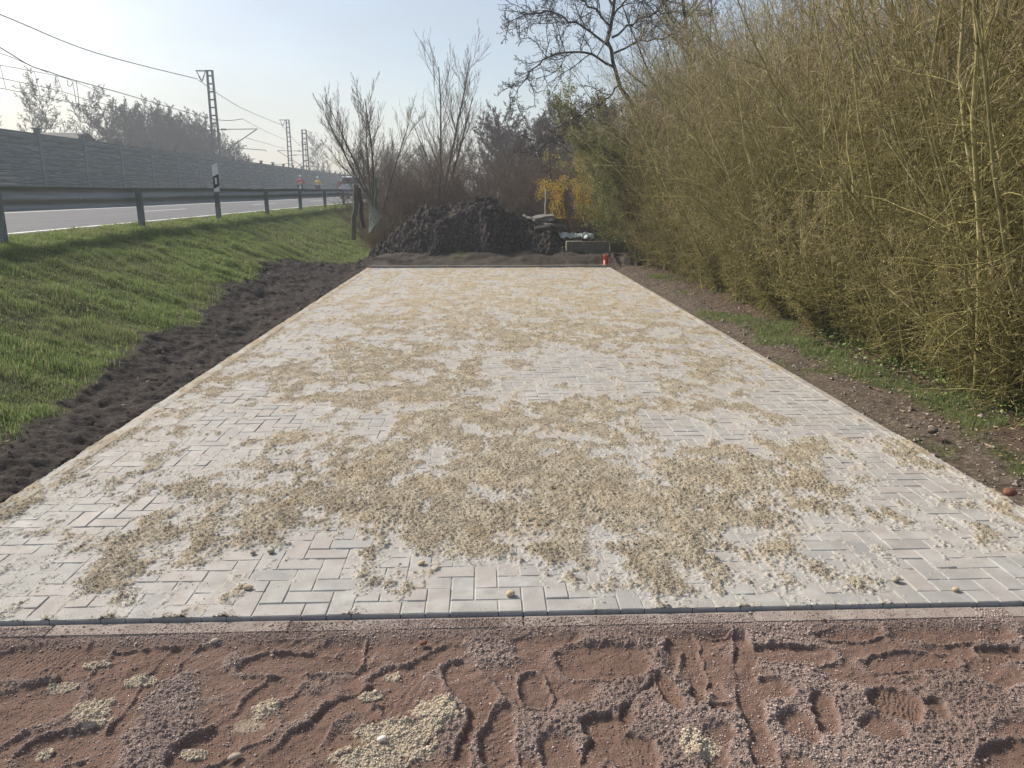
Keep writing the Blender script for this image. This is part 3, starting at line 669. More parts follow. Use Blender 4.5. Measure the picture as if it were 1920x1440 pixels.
# pale multi-stemmed young trees standing out of the hedge
def young_tree(loc,seed,label,h=6,stems=4):
    g_=np.random.default_rng(seed); t_=empty('young_tree',loc); tag(t_,label,'tree')
    a=g_.uniform(0,6.28,stems); p0=np.stack([.06*np.cos(a),.06*np.sin(a),0*a-.05],-1); d=np.stack([g_.normal(0,.22,stems),g_.normal(0,.22,stems),np.ones(stems)],-1)
    P0=path(p0,d,h*g_.uniform(.8,1.1,stems),14,.25,.12,g_); R0=taper(g_.uniform(.022,.034,stems),14,.25)
    P1,R1=grow(P0,R0,12,.2,1,.3,.6,.5,.1,7,.5,g_); P2,R2=grow(P1,R1,6,.15,1,.45,.7,.4,.15,5,.5,g_)
    obj('trunk',mesh_of('trunk',[(*tubes(P0,R0,8),0)],B_pale,True),t_); obj('crown',mesh_of('crown',[(*tubes(P1,np.maximum(R1,.003),4),0),(*tubes(P2,np.maximum(R2,.0018),3),0)],B_pale,True),t_)
B_pale=bark('pale_bark',(.26,.21,.10),(.42,.36,.21))
young_tree((4.75,7.1,0),201,'pale barked slender tree with forked stems inside the hedge, the one nearest the camera')
young_tree((4.9,9.0,0),202,'pale barked slender tree rising in the middle of the hedge',6.2,3)
# evergreen bush at the far end of the hedge
def leafy_bush(loc,seed,label,h,rad,nl,lm,bm_,name='evergreen_bush',cat='bush',ls=(.03,.06),up=.4,lp=1.):
    g_=np.random.default_rng(seed); t_=empty(name,loc); tag(t_,label,cat); st=30
    a=g_.uniform(0,6.28,st); r0=rad*.3*np.sqrt(g_.random(st)); p0=np.stack([r0*np.cos(a),r0*np.sin(a),0*a-.05],-1); d=np.stack([np.cos(a)*.35*rad/1.3,np.sin(a)*.35*rad/1.3,np.ones(st)],-1)
    P0=path(p0,d,h*g_.uniform(.6,1.05,st),10,.1,.08,g_); R0=taper(g_.uniform(.01,.022,st),10,.2)
    P1,R1=grow(P0,R0,16,.08,1,.28,.7,up,.12,6,.45,g_); P2,R2=grow(P1,R1,6,.1,1,.5,.7,.2,.18,5,.6,g_)
    R1=np.maximum(R1,.003);R2=np.maximum(R2,.0022)
    obj('stems',mesh_of('stems',[(*tubes(P0,R0,5),0),(*tubes(P1,R1,3),0),(*tubes(P2,R2,3),0)],bm_,True),t_)
    T=P2[:,1:].reshape(-1,3); T=T[g_.integers(0,len(T),nl)]+g_.normal(0,.05,(nl,3)); T=T[T[:,2]>.15+.0*T[:,2]]
    if lp<1:
        keep=(fbm(T[:,0]*2+seed,T[:,2]*2,2,seed)>(.5-lp))&(T[:,2]>h*.36); T=T[keep]
    V,F=leaves(T,g_.uniform(*ls,len(T)),seed); obj('foliage',mesh_of('foliage',[(V,F,0)],lm),t_); return t_
for m_ in (L_hedge,L_green,L_yel): translucent(m_,.3)
leafy_bush((4.25,19.3,0),301,'dense evergreen bush with small olive green leaves at the far end of the hedge',4.3,1.7,150000,L_green,B_hedge)
leafy_bush((5.4,17.6,0),302,'taller green leaved bush growing out of the hedge beside the evergreen',4.2,1.4,70000,L_green,B_hedge)
leafy_bush((2.55,21.2,0),303,'forsythia bush with bright yellow blossom behind the concrete blocks',2.75,1.05,15000,L_yel,B_bush,'forsythia','bush',(.025,.05),.5,.62)
# ---- bare trees
def bough_tree(name,loc,label,lines,seed,mt,r0=.12):
    g_=np.random.default_rng(seed); t_=empty(name,loc); tag(t_,label,'tree'); P=[];R0=[]
    for i,(pl,ra,rb) in enumerate(lines):
        Q=np.array(pl,float)-np.array(loc); tt=np.linspace(0,len(Q)-1,18); C=np.stack([np.interp(tt,np.arange(len(Q)),Q[:,k]) for k in range(3)],-1)
        C[1:-1]=(C[:-2]+2*C[1:-1]+C[2:])/4; C[1:-1]+=g_.normal(0,.025,(16,3)); P.append(C); R0.append(np.linspace(ra*.5,rb*.6,18))
    P0=np.array(P);R0=np.array(R0)
    P1,R1=grow(P0[1:],R0[1:],25,.12,1,.28,.9,.25,.16,8,.5,g_,lab=1.05); P2,R2=grow(P1,R1,9,.1,1,.42,.9,.35,.2,6,.55,g_); P3,R3=grow(P2,R2,6,.1,1,.42,.9,.4,.22,4,.65,g_)
    obj('trunk',mesh_of('trunk',[(*tubes(P0,R0,8),0)],mt,True),t_); obj('crown',mesh_of('crown',[(*tubes(P1,np.maximum(R1,.007),4),0),(*tubes(P2,np.maximum(R2,.0045),3),0),(*tubes(P3,np.maximum(R3,.0035),3),0)],mt,True),t_); return t_
def bare_tree(loc,seed,label,h,kind='oak',mt=None,name='bare_tree',group=None,cat='tree',lod=1.,trunkr=None,me=None,rz=0,sc_=1,dirs=None,base_r=.1):
    t_=empty(name,loc,rz); tag(t_,label,cat,group); t_.scale=(sc_,)*3
    if me is None: me=tree_mesh(seed,h,kind,lod,mt or B_dark,trunkr,dirs,base_r)
    obj('trunk',me[0],t_); obj('crown',me[1],t_); return t_
def tree_mesh(seed,h,kind,lod,mt,trunkr=None,dirs=None,base_r=.1,mnk=1.):
    g_=np.random.default_rng(seed); tr=trunkr or h*.018
    if kind=='oak':
        P0=path(np.array([[0,0,-.1]]),np.array([[g_.normal(0,.05),g_.normal(0,.05),1]]),np.array([h*.95]),16,.2,.05,g_); R0=taper([tr],16,.12)
        P1,R1=grow(P0,R0,int(20*lod**.5),.22,.98,.42,.85,.55,.09,9,.5,g_)
        P2,R2=grow(P1,R1,9,.15,1,.42,.75,.45,.12,7,.5,g_); P3,R3=grow(P2,R2,7,.1,1,.45,.7,.3,.16,5,.5,g_); P4,R4=grow(P3,R3,max(1,int(4*lod)),.1,1,.5,.7,.3,.2,4,.6,g_)
        mn=.0012*h/4*mnk
    else: # willow: several slanting stems carrying long whips
        D=np.array(dirs); n=len(D); a=np.arange(n)*6.28/n
        p0=np.stack([base_r*np.cos(a),base_r*np.sin(a),0*a-.1],-1)
        P0=path(p0,D[:,:3],D[:,3],12,.25,.035,g_); R0=taper(np.full(n,tr),12,.25)
        P1,R1=grow(P0,R0,int(17*lod),.22,.97,.40,.55,.8,.06,9,.42,g_); P2,R2=grow(P1,R1,9,.08,.98,.5,.45,.8,.06,7,.55,g_)
        P3,R3=grow(P2,R2,4,.1,.95,.42,.45,.5,.1,5,.6,g_); P4,R4=P3[:0],R3[:0]; mn=.0035
    A_=[(*tubes(P0,R0,8),0)]
    B=[(*tubes(P1,np.maximum(R1,mn),5),0),(*tubes(P2,np.maximum(R2,mn),3),0),(*tubes(P3,np.maximum(R3,mn),3),0)]
    if len(P4): B.append((*tubes(P4,np.maximum(R4,mn),3),0))
    return mesh_of('trunk',A_,mt,True),mesh_of('crown',B,mt,True)
# two pollard-like trees behind the soil heap
bare_tree((-3.35,25,.75),401,'leafless willow with many upright whips behind the green wire mesh',6,'willow',B_will,trunkr=.045,dirs=[(-.52,0,1,3.7),(-.33,.1,1,3.9),(-.08,.2,1,3.5),(.10,-.1,1,3.8),(.32,.1,1,3.3)],base_r=.22,name='willow')
bare_tree((-1.65,27,.5),402,'slender leafless tree with a fan shaped crown behind the soil heap',6,'willow',B_will,trunkr=.055,dirs=[(.22,0,1,5.7),(.12,0,1,5.3),(.33,.1,1,4.6)],base_r=.06,name='willow')
# big dark tree whose limbs hang over the hedge's far end
YB=18.6
def gp(*pp): return [G(a,b,Y=YB+dy) for a,b,dy in pp]
bough_tree('fruit_tree',(4.6,YB,0),'large dark leafless fruit tree whose knobbly boughs arch out left over the hedge end',[
 ([(4.6,YB,-.1),(4.3,YB,1.6)]+gp((1215,250,0),(1165,170,0),(1146,110,0),(1145,50,0),(1160,-60,0)),.12,.055),
 (gp((1150,125,0),(1105,97,-.3),(1055,98,-.6),(1015,112,-.9),(985,145,-1.1),(968,175,-1.2)),.06,.012),
 (gp((1160,160,0),(1135,190,-.5),(1085,215,-.9),(1045,240,-1.2),(1010,285,-1.5)),.045,.01),
 (gp((1146,90,0),(1090,45,.2),(1030,20,.3),(985,25,.3),(950,42,.2)),.055,.012),
 (gp((1146,50,0),(1100,5,.3),(1040,-30,.6),(990,-70,.8)),.05,.012),
 (gp((1148,70,0),(1200,35,.5),(1270,22,1),(1340,28,1.4)),.055,.015),
 (gp((1150,100,0),(1210,75,.6),(1270,70,1.1),(1320,85,1.5)),.05,.012),
 (gp((1150,30,0),(1190,-20,.4),(1260,-50,.9),(1330,-70,1.4)),.05,.012),
 (gp((1150,10,0),(1120,-60,.2),(1090,-130,.3)),.05,.012)],405,B_dark)
bare_tree((6.4,23.5,0),404,'dark bushy crowned leafless tree behind the hedge, right of the arching fruit tree',9.5,'oak',B_dark,lod=1.5,trunkr=.16)
# woodland behind, one by one
OM=[tree_mesh(500+i,15,'oak',1.5,B_dist,trunkr=.14,mnk=4.2) for i in range(4)]
wood=[(1.2,44,.42),(3.0,46,.50),(4.8,44,.55),(2.2,52,.58),(4.2,55,.68),(6.4,52,.72),(0.6,56,.46),(8,50,.78),(10.5,48,.85),(2,66,.72),(6,66,.9),(-.6,62,.42),(11,62,1.),(3.4,36,.40),(6,35,.48),(9,36,.6),(1.4,36,.30),(4.6,30,.34),(2.4,40,.42),(3.8,40,.48),(5.4,40,.52),(.2,50,.36),(1.6,48,.5),(3.4,60,.66),(5.2,48,.66),(7.2,44,.62)]
side=['first','second','third','fourth','fifth','sixth','seventh','eighth','ninth','tenth','eleventh','twelfth','thirteenth','fourteenth','fifteenth','sixteenth']
for i,(x,y,s_) in enumerate(wood):
    s_=(1.66+(150+22*math.sin(i*2.7)+max(0,(x/y-.06))*260)/1440*y)/15.5*(.9 if x>0 else .7); bare_tree((x,y,0),0,'grey brown leafless woodland tree in the mass beyond the garden',15,me=OM[i%4],rz=i*1.7,sc_=s_,group='woodland trees behind the soil heap',name='woodland_tree')
# dark copse beyond the noise wall
B_cop=bark('copse_bark',(.03,.026,.026),(.065,.055,.052)); CM=[tree_mesh(520+i,12,'oak',2.2,B_cop,mnk=4.2) for i in range(3)]
cop=[(-42.8,101),(-41,94),(-38,94),(-35,95),(-34.5,101),(-37.6,102),(-43.5,96),(-42,99),(-40.3,96),(-38.5,98),(-37,96),(-35.5,99),(-34,97),(-32.5,100),(-31,99),(-29.8,102),(-39.5,103),(-36,104),(-32,105),(-28.8,104)]
for i,(x,y) in enumerate(cop):
    s_=np.interp(x,[-48,-44,-40,-36,-33,-30.5,-28.8],[.85,.88,.88,.80,.66,.5,.36])
    bare_tree((x,y,.8),0,'dark leafless tree in the copse behind the noise barrier',12,me=CM[i%3],rz=i*2.1,sc_=float(s_),group='copse trees beyond the noise barrier',name='copse_tree')
for i,(x,y,s_) in enumerate([(-52,80,.95),(-48,80,1.0),(-44.5,82,.92),(-41,84,.9),(-38.5,83,.72),(-36,84,.72),(-55,78,.9),(-58,82,1.)]):
    bare_tree((x,y,.8),0,'thin leafless tree against the bright sky left of the copse',12,me=OM[(i+1)%4],rz=i*1.1,sc_=s_*.78,group='thin trees left of the copse',name='bare_tree')
for i,(x,y,s_) in enumerate([(-30,150,.75),(-24,160,.62),(-22,135,.55),(-17,140,.55),(-14,120,.45),(-11,105,.42),(-8,100,.45),(-5,95,.5),(-19,170,.7),(-9,130,.6)]):
    bare_tree((x,y,1.2),0,'far pale brown tree where the road disappears',15,me=OM[i%4],rz=i*1.3,sc_=s_*.9,group='far trees at the end of the road',name='distant_tree')
# brown thicket behind heap
def bush_mesh(seed,h,rad,mt,st=34,n1=14,n2=7):
    g_=np.random.default_rng(seed); a=g_.uniform(0,6.28,st); r0=rad*.6*np.sqrt(g_.random(st)); p0=np.stack([r0*np.cos(a),r0*np.sin(a),0*a-.05],-1); d=np.stack([np.cos(a)*.45,np.sin(a)*.45,np.ones(st)],-1)+g_.normal(0,.2,(st,3))
    P0=path(p0,d,h*g_.uniform(.55,1.1,st),9,-.35,.13,g_); R0=taper(g_.uniform(.006,.016,st),9,.25); P1,R1=grow(P0,R0,n1,.05,1,.35,.9,.1,.2,6,.5,g_); P2,R2=grow(P1,R1,n2,.05,1,.5,.9,.0,.25,4,.6,g_)
    return mesh_of('twigs',[(*tubes(P0,R0,4),0),(*tubes(P1,np.maximum(R1,.003),3),0),(*tubes(P2,np.maximum(R2,.0022),3),0)],mt,True)
BM=[bush_mesh(600+i,2.3,1.1,B_bush) for i in range(3)]
BD=bush_mesh(610,1.7,1.1,mat('bramble_stem',[(.03,.035,.02),(.07,.06,.04)],6,island=.3),40,14,7)
tm=[(-3.1,24,.85),(-2.0,25,1.0),(-.9,25.6,1.12),(.2,25,1.15),(1.2,24.5,1.0),(2.2,25.5,1.0),(-2.9,26.5,1.0),(-1.2,27.5,1.25),(.5,28,1.3),(2,28.5,1.25),(3.2,27,1.1),(-3.6,29,1.1),(-2.4,31,1.3),(0,32,1.4),(2.5,33,1.4),(-3.3,33,1.1),(-3.6,38,1.2),(-4.6,44,1.4),(-3,38,1.5),(-1,42,1.6),(4.3,24,1.0),(3.6,31,1.5),(-3.9,52,1.7),(-5,62,2.0),(-3.5,55,1.8),(-6.3,75,2.2)]
for i,(x,y,s_) in enumerate(tm):
    s_=s_*1.05; t_=empty('thicket_bush',(x,y,float(gbase(np.array([float(x)]),np.array([float(y)]))[0])*(.6 if x<-3 else 1)),i*1.9); t_.scale=(s_,)*3; obj('twigs',BM[i%3],t_)
    tag(t_,'brown leafless bush in the thicket behind the dark soil heap','bush','bushes of the thicket behind the soil heap')
for i,(x,y,s_) in enumerate([(-1.6,23.4,.8),(-.4,23.6,.95),(.8,23.2,.9),(1.5,22.6,.75),(-2.6,23,.7),(1.9,23.6,.8)]):
    t_=empty('bramble',(x,y,0),i*2.3); t_.scale=(s_,)*3; obj('twigs',BD,t_); tag(t_,'dark low bramble directly behind the soil heap','bramble','brambles behind the soil heap')
B_dry=bark('dry_stalk',(.13,.09,.055),(.25,.18,.12)); 
t_=empty('dead_bush',(-2.75,22.3,.1)); obj('twigs',bush_mesh(620,1.1,.6,B_dry,40,12,6),t_); tag(t_,'rounded reddish brown dead bush at the left end of the soil heap','bush')
# ---------------------------------------------------------------- soil heap
def heap_z(X,Y):
    H=np.interp(X,[-3.0,-2.75,-2.35,-1.9,-1.45,-.9,-.5,-.15,.15,.4,.6,1.0,1.4,1.9,2.15,2.4],[0,.28,.62,1.02,1.22,1.25,1.36,1.52,1.55,1.42,1.1,.86,.72,.6,.32,0])
    yf=18.75+.25*np.sin(X*2.1); yc=20.6
    hol=np.exp(-((X+.52)/.52)**4); yf=yf+.75*hol
    hol2=np.exp(-((X-1.05)/.28)**4)*.35; yf=yf+hol2
    front=np.clip((Y-yf)/(yc-yf),0,1); back=np.clip((22.6-Y)/(22.6-yc),0,1)
    f=np.where(Y<yc,front**(.8-.35*hol),ss(0,1,back)); f=np.sin(f*math.pi/2)**1.1
    wx=X+.12*fbm(X*3,Y*3,2,70); c1,v1=wor(wx*4.2,Y*4.2,8); c2,v2=wor(wx*10,Y*10,9); c3,v3=wor(X*24,Y*24,10)
    z=H*f*(1+.10*fbm(X*1.6,Y*1.6,3,71))
    k=ss(0,.15,f*H)
    z=z+k*(.07*(1-c1)*v1+.06*(1-c2)*v2+.035*(1-c3)*v3+.22*(.35-1.6*np.abs(fbm(X*2.6,Y*3.4,5,72,.62)))+.14*fbm(X*9,Y*9,4,74,.7)+.25*fbm(X*1.9,Y*1.9,2,73)-.12)*(1-.45*hol*(Y<20.3))
    return z-.06+.06*k
xs=np.arange(-3.2,2.7,.018); ys=np.arange(18.4,22.9,.018)
V,F,X,Y,Z=grid(xs,ys,heap_z)
q=MX('heap_soil',.97); h1=q.noise(12,6,.7); h2=q.noise(90,4); c=q.ramp(h1,[(.32,(.018,.016,.017)),(.47,(.045,.038,.037)),(.60,(.11,.092,.078)),(.72,(.22,.185,.145))]); heap_mat=q.done(c,q.bump(h2,.8,.02,q.bump(h1,.5,.05)))
heap=obj('soil_heap',mesh_of('soil_heap',[(V,F,0)],heap_mat,True)); tag(heap,'lumpy heap of dark dug soil with a hollow front beyond the paving','soil heap')
g_=np.random.default_rng(31)
n=5000; xx=g_.uniform(-2.9,2.2,n); yy=g_.uniform(18.6,21.2,n); zz=heap_z(xx,yy); k=zz>.02; S=np.clip(g_.lognormal(math.log(.014),.5,n),.005,.05)
V,F=lumps(np.stack([xx,yy,zz],-1)[k],S[k],33)
# roots sticking out of the heap
n=260; xx=g_.uniform(-2.7,2.0,n); yy=g_.uniform(18.8,20.8,n); zz=heap_z(xx,yy); P=path(np.stack([xx,yy,zz],-1),g_.normal(size=(n,3))*np.array([1,1,.5])+np.array([0,-.3,.1]),g_.uniform(.08,.35,n),6,0,.3,g_)
Vr,Fr=tubes(P,taper(g_.uniform(.003,.008,n),6,.4),4)
o=obj('clods',mesh_of('clods',[(V,F,0),(Vr,Fr,1)],[heap_mat,mat('root',[(.10,.075,.05),(.22,.18,.12)],9,island=.3)]),heap); o['kind']='stuff'
def small_heap(name,cx,cy,rx,ry,h,mt,label,cat,seed):
    xs=np.linspace(cx-rx*1.3,cx+rx*1.3,90); ys=np.linspace(cy-ry*1.3,cy+ry*1.3,90)
    def f(X,Y):
        d_=np.hypot((X-cx)/rx,(Y-cy)/ry)+.25*fbm(X*3,Y*3,3,seed); c1,v1=wor(X*9,Y*9,seed); z=h*ss(1.1,.1,d_)
        return z-.05+ss(.02,.12,z)*(.08*(1-c1)*v1+.06*fbm(X*8,Y*8,3,seed+1))+.08*ss(.0,.1,z)
    V,F,*_=grid(xs,ys,f); return tag(obj(name,mesh_of(name,[(V,F,0)],mt,True)),label,cat)
small_heap('soil_heap',3.72,18.3,.45,.45,.3,heap_mat,'small dark soil mound under the lower branches at the hedge end','soil heap',81)
# ---------------------------------------------------------------- guardrail
steel=mat('galvanised_steel',[(.24,.265,.27),(.38,.40,.40)],8,rough=.55,metal=.35,stretch=(1,.15,3),bump=.1,bscale=50)
steel_d=mat('weathered_post_steel',[(.15,.17,.175),(.24,.26,.255)],14,rough=.6,metal=.3,bump=.15,bscale=80)
gr=empty('guardrail',(-5.95,20,1.05)); tag(gr,'grey steel guardrail with one long W beam along the near road edge','guardrail')
prof=[(0,.31),(-.028,.30),(-.08,.262),(-.08,.222),(-.03,.185),(-.02,.155),(-.03,.125),(-.08,.088),(-.08,.048),(-.028,.01),(0,0)]
yy=np.arange(1.9,70,.5)
rows=[]
for y in yy:
    zt=1.735+.0032*(y-10)+.006*math.sin(y*.8)
    rows.append([(-6.03+u,y,zt-.31+v) for u,v in prof])
K=len(prof); V=np.array(rows).reshape(-1,3); V2=V.copy(); V2[:,0]-=.004
f=[]
for i in range(len(yy)-1):
    for j in range(K-1): f.append((i*K+j,i*K+j+1,(i+1)*K+j+1,(i+1)*K+j))
F=np.array(f); rail=obj('rail',mesh_of('rail',[(V-np.array([-5.95,20,1.05]),F,0),(V2-np.array([-5.95,20,1.05]),F[:,::-1],0)],steel,True),gr)
mbp=MB()
mbp.prism([(-.05,-.03),(.05,-.03),(.05,.03),(.035,.03),(.035,-.018),(-.035,-.018),(-.035,.03),(-.05,.03)],'z',-.9,0)
postm=mesh_of('post',mbp.p,steel_d)
for kk in range(17):
    y=9.9+(kk-2)*4.02
    o=obj('post',postm,gr,(.0,y-20,1.70+.0032*(y-10)-1.05)); o.rotation_euler=(0,0,R_(g_.normal(0,2)))
mb=MB()
for kk in range(17):
    y=9.9+(kk-2)*4.02
    for dy in (-1.9,-.15,.15):
        mb.tube([(-6.01,y+dy,1.58+.0032*(y-10)),(-5.995,y+dy,1.58+.0032*(y-10))],.014,6)
mb.p=[(V-np.array([-5.95,20,1.05]),F,m) for V,F,m in mb.p]
mb.build('bolts',mat('zinc_bolt',[(.5,.5,.5),(.65,.65,.65)],9,rough=.4,metal=.5),gr)
# delineator posts
wplas=mat('white_plastic',[(.62,.64,.63),(.74,.75,.74)],12,rough=.5); bplas=mat('black_plastic',[(.015,.016,.018),(.03,.03,.032)],12,rough=.5)
def delineator(loc,h,label):
    t_=empty('reflector_post',loc,R_(12)); tag(t_,label,'reflector post')
    pr=[(-.06,-.035),(.06,-.035),(.055,.02),(0,.06),(-.055,.02)]
    def sec(z0l,z0r,z1l,z1r,m,name,g=1.):
        n=len(pr); V=[]
        for zl,zr_ in ((z0l,z0r),(z1l,z1r)):
            for x,y in pr: V.append((x*g,y*g,zl+(zr_-zl)*(x+.06)/.12))
        V=np.array(V); mb=MB(); mb.add(V,[(i,(i+1)%n,n+(i+1)%n,n+i) for i in range(n)])
        for b_ in (0,n): mb.add(np.vstack([V[b_:b_+n],V[b_:b_+n].mean(0)]),[(i,(i+1)%n,n) for i in range(n)])
        mb.build(name,m,t_)
    sec(0,0,h-.56,h-.50,wplas,'shaft'); sec(h-.559,h-.499,h-.30,h-.24,bplas,'black_band',1.012); sec(h-.299,h-.239,h-.05,h,wplas,'cap')
    mb=MB(); mb.box((-.022,-.041,h-.46),(.022,-.036,h-.32)); mb.build('reflector',mat('reflector_glass',[(.5,.5,.48),(.7,.7,.68)],9,rough=.2),t_)
delineator((-5.90,17.83,1.69),.62,'white reflector post with slanted black band fixed on the guardrail')
delineator((-14.35,63,1.2),1.05,'white and black reflector post across the road next to the cyclists')
# ---------------------------------------------------------------- noise barrier wall
wall=empty('noise_barrier',(-20,60,1)); tag(wall,'long weathered grey plank noise barrier with green steel posts across the road','noise barrier')
q=MX('weathered_planks',.9); w1=q.noise(9,6,.65,(1,.12,5)); w2=q.noise(3,3,.6,(1,.5,9))
wave=q.t.nodes.new('ShaderNodeTexWave'); wave.bands_direction='Z'; wave.inputs['Scale'].default_value=1.15; wave.inputs['Distortion'].default_value=.35; wave.wave_profile='SAW'; q.t.links.new(q.tc.outputs['Object'],wave.inputs['Vector'])
c=q.ramp(w1,[(.34,(.06,.07,.07)),(.48,(.16,.18,.175)),(.6,(.28,.30,.285)),(.7,(.50,.51,.49))]); c=q.mix(q.math('MULTIPLY',q.step(wave.outputs[1],.86,1.0),.7),c,(.03,.035,.035))
c=q.value(c,q._mr(w2,.6,1.4)); pl_mat=q.done(c,q.bump(wave.outputs[1],.5,.02))
pst=mat('green_grey_steel',[(.13,.17,.16),(.21,.25,.235)],5,rough=.6); 
mb=MB()
for k in range(14): mb.box((-.05+(.006 if k%2 else 0),-1.92,.2+k*.215),(.05+(.008 if k%2 else 0),1.92,.2+k*.215+.208))
mb.box((-.07,-1.93,3.215),(.07,1.93,3.26))
pm=mesh_of('panel',mb.p,pl_mat); mb=MB()
mb.box((-.07,-.09,-.2),(.07,.09,3.45)); mb.box((.07,-.10,-.2),(.085,.10,3.45)); mb.box((-.16,-.16,3.45),(.16,.16,3.50)); mb.prism([(-.09,3.2),(.09,3.2),(.15,3.45),(-.15,3.45)],'x',-.088,.09)
qm=mesh_of('post',mb.p,pst)
for k in range(-6,34):
    y=33+4*k
    if y<6 or y>175: continue
    obj('post',qm,wall,(0,y-60,.0)); obj('panel',pm,wall,(0,y+2-60,0))
# ---------------------------------------------------------------- railway masts and wires
mast_m=mat('mast_steel',[(.09,.11,.115),(.16,.18,.18)],4,rough=.6,metal=.2); ins=mat('insulator',[(.06,.05,.045),(.1,.08,.07)],9,rough=.4)
def mast(x,y,h,label,arm=True,w_=.55,bracket=1,wd=.28):
    t_=empty('catenary_mast',(x,y,1.5)); tag(t_,label,'railway mast'); mb=MB(); hh=h-1.5
    wz=lambda z:w_*(1-.35*z/hh)
    for s_ in (-1,1):
        mb.prism([(s_*w_/2-.06,-.0),(s_*w_/2+.06,0),(s_*wz(hh)/2+.06,hh),(s_*wz(hh)/2-.06,hh)],'y',-wd/2,wd/2)
    n=int(hh/.62)
    for i in range(n):
        z=i*hh/n; a=wz(z)/2-.05
        mb.box((-a,-wd/2+.02,z+.2),(a,wd/2-.02,z+.3))
    mb.box((-wz(hh)/2-.07,-wd/2-.01,hh-.02),(wz(hh)/2+.07,wd/2+.01,hh+.06)); mb.build('lattice_tower',mast_m,t_)
    if arm:
        mb=MB(); mb.box((-1.15,-.05,hh-.04),(-.14,.05,hh+.05)); mb.build('feeder_arm',mast_m,t_)
        mb=MB(); mb.tube([(-1.08,0,hh-.05),(-.72,0,hh-.85)],.035,6); mb.tube([(-.36,0,hh-.05),(-.72,0,hh-.85)],.035,6)
        for a,b_ in (((-1.08,hh-.05),(-.72,hh-.85)),((-.36,hh-.05),(-.72,hh-.85))):
            for f_ in (.45,.6,.75): mb.tube([(a[0]+(b_[0]-a[0])*f_,0,a[1]+(b_[1]-a[1])*f_),(a[0]+(b_[0]-a[0])*(f_+.06),0,a[1]+(b_[1]-a[1])*(f_+.06))],.07,8)
        mb.build('insulator',ins,t_)
    if bracket:
        mb=MB(); b=bracket; mb.tube([(.25*b,0,5.45),(3.6*b,0,5.5)],.035,6); mb.tube([(.25*b,0,3.4),(3.6*b,0,5.5)],.04,6); mb.tube([(1.4*b,0,3.95),(4.2*b,0,3.75)],.03,6); mb.tube([(4.2*b,0,3.75),(4.2*b,0,3.6)],.02,5); mb.build('cantilever',mast_m,t_)
        mb=MB(); 
        for k in range(4): mb.tube([((.55+.12*k)*b,0,5.455),((.60+.12*k)*b,0,5.456)],.085,8)
        mb.build('insulator',ins,t_)
A1=G(393,133,Y=70);A2=G(539,225,Y=116);A3=G(570,244,Y=105);A4=G(574,266,Y=165)
mast(A1[0],70,A1[2],'nearest lattice railway mast with a short top arm and cantilever',w_=.66)
mast(A2[0],116,A2[2],'slim lattice railway mast with a top arm, middle distance',w_=.6)
mast(A3[0],105,A3[2],'dark stout lattice mast without a top arm',arm=False,w_=.8,bracket=-1,wd=.34)
mast(A4[0],165,A4[2],'farthest lattice railway mast, faint against the sky',w_=.6)
wire_m=mat('wire',[(.05,.05,.05),(.07,.07,.07)],4,rough=.6)
def wire(pts,label,r=.022,sag=0,extra=None):
    """pts: list of (px,py,Y); smooth through points"""
    Q=np.array([G(a,b,Y=c) for a,b,c in pts]); P=[]
    for i in range(len(Q)-1):
        p0=Q[max(i-1,0)];p1=Q[i];p2=Q[i+1];p3=Q[min(i+2,len(Q)-1)]
        for t in np.linspace(0,1,12,endpoint=False): P.append(.5*((2*p1)+(-p0+p2)*t+(2*p0-5*p1+4*p2-p3)*t*t+(-p0+3*p1-3*p2+p3)*t**3))
    P.append(Q[-1]); mb=MB(); mb.tube(np.array(P),r,5)
    o=mb.build('overhead_wire',wire_m,smooth=True); tag(o,label,'wire'); return o
tip=lambda A_,Y: None
wire([(-260,-75,38),(0,27,46),(180,99,56),(370,148,70)],'upper feeder wire from the upper left down to the nearest mast arm',.03)
wire([(372,150,70),(450,201,92),(527,234,116)],'feeder wire between the nearest mast and the next slim mast',.028)
wire([(528,234,116),(562,272,140),(601,292,165)],'feeder wire falling away behind the dark stout mast',.032)
wire([(-120,20,42),(0,89,46),(55,122,49),(90,134,51),(135,149,54),(215,171,62),(400,223,78),(456,223,82)],'thick catenary wire with clamps at the left',.03)
wire([(-120,75,42),(0,100,46),(55,122,50),(90,136,52)],'thin parallel wire joining the thick catenary wire from the left',.018)
wire([(-60,112,42),(0,122,46),(65,134,52),(110,143,56),(140,153,58),(205,180,66)],'faint lower catenary wire left of the copse',.018)
wire([(-60,133,42),(0,146,46),(118,172,56),(192,194,64),(400,238,80)],'upper contact wire left of the copse',.02)
wire([(-60,153,42),(0,165,46),(76,180,52),(150,196,58),(200,206,64)],'lower contact wire left of the copse',.02)
wire([(457,224,82),(500,247,95),(535,262,116)],'catenary wire beyond the nearest cantilever',.02)
wire([(460,258,82),(500,269,95),(535,279,116)],'contact wire beyond the nearest cantilever',.02)
for (a,b_,c,d_) in [((64,134,52),(76,180,52),'',0),((107,144,56),(117,172,56),'',0),((0,122,46),(11,166,46),'',0)]:
    wire([a,b_],'thin vertical dropper wire between catenary and contact wire',.014)['group']='dropper wires'
mb=MB(); P=[]
loop=[(135,150,55),(139,165,55),(142,194,55)]
wire([(136,153,55),(139,168,55),(143,194,55)],'left strand of the looped jumper wires hanging below the catenary',.02)
wire([(143,152,55),(146,175,55),(148,195,55)],'right strand of the looped jumper wires hanging below the catenary',.02)
wire([(126,150,55),(127,159,55),(132,162,55),(136,156,55)],'round coil of wire on the left of the jumper wires',.02)
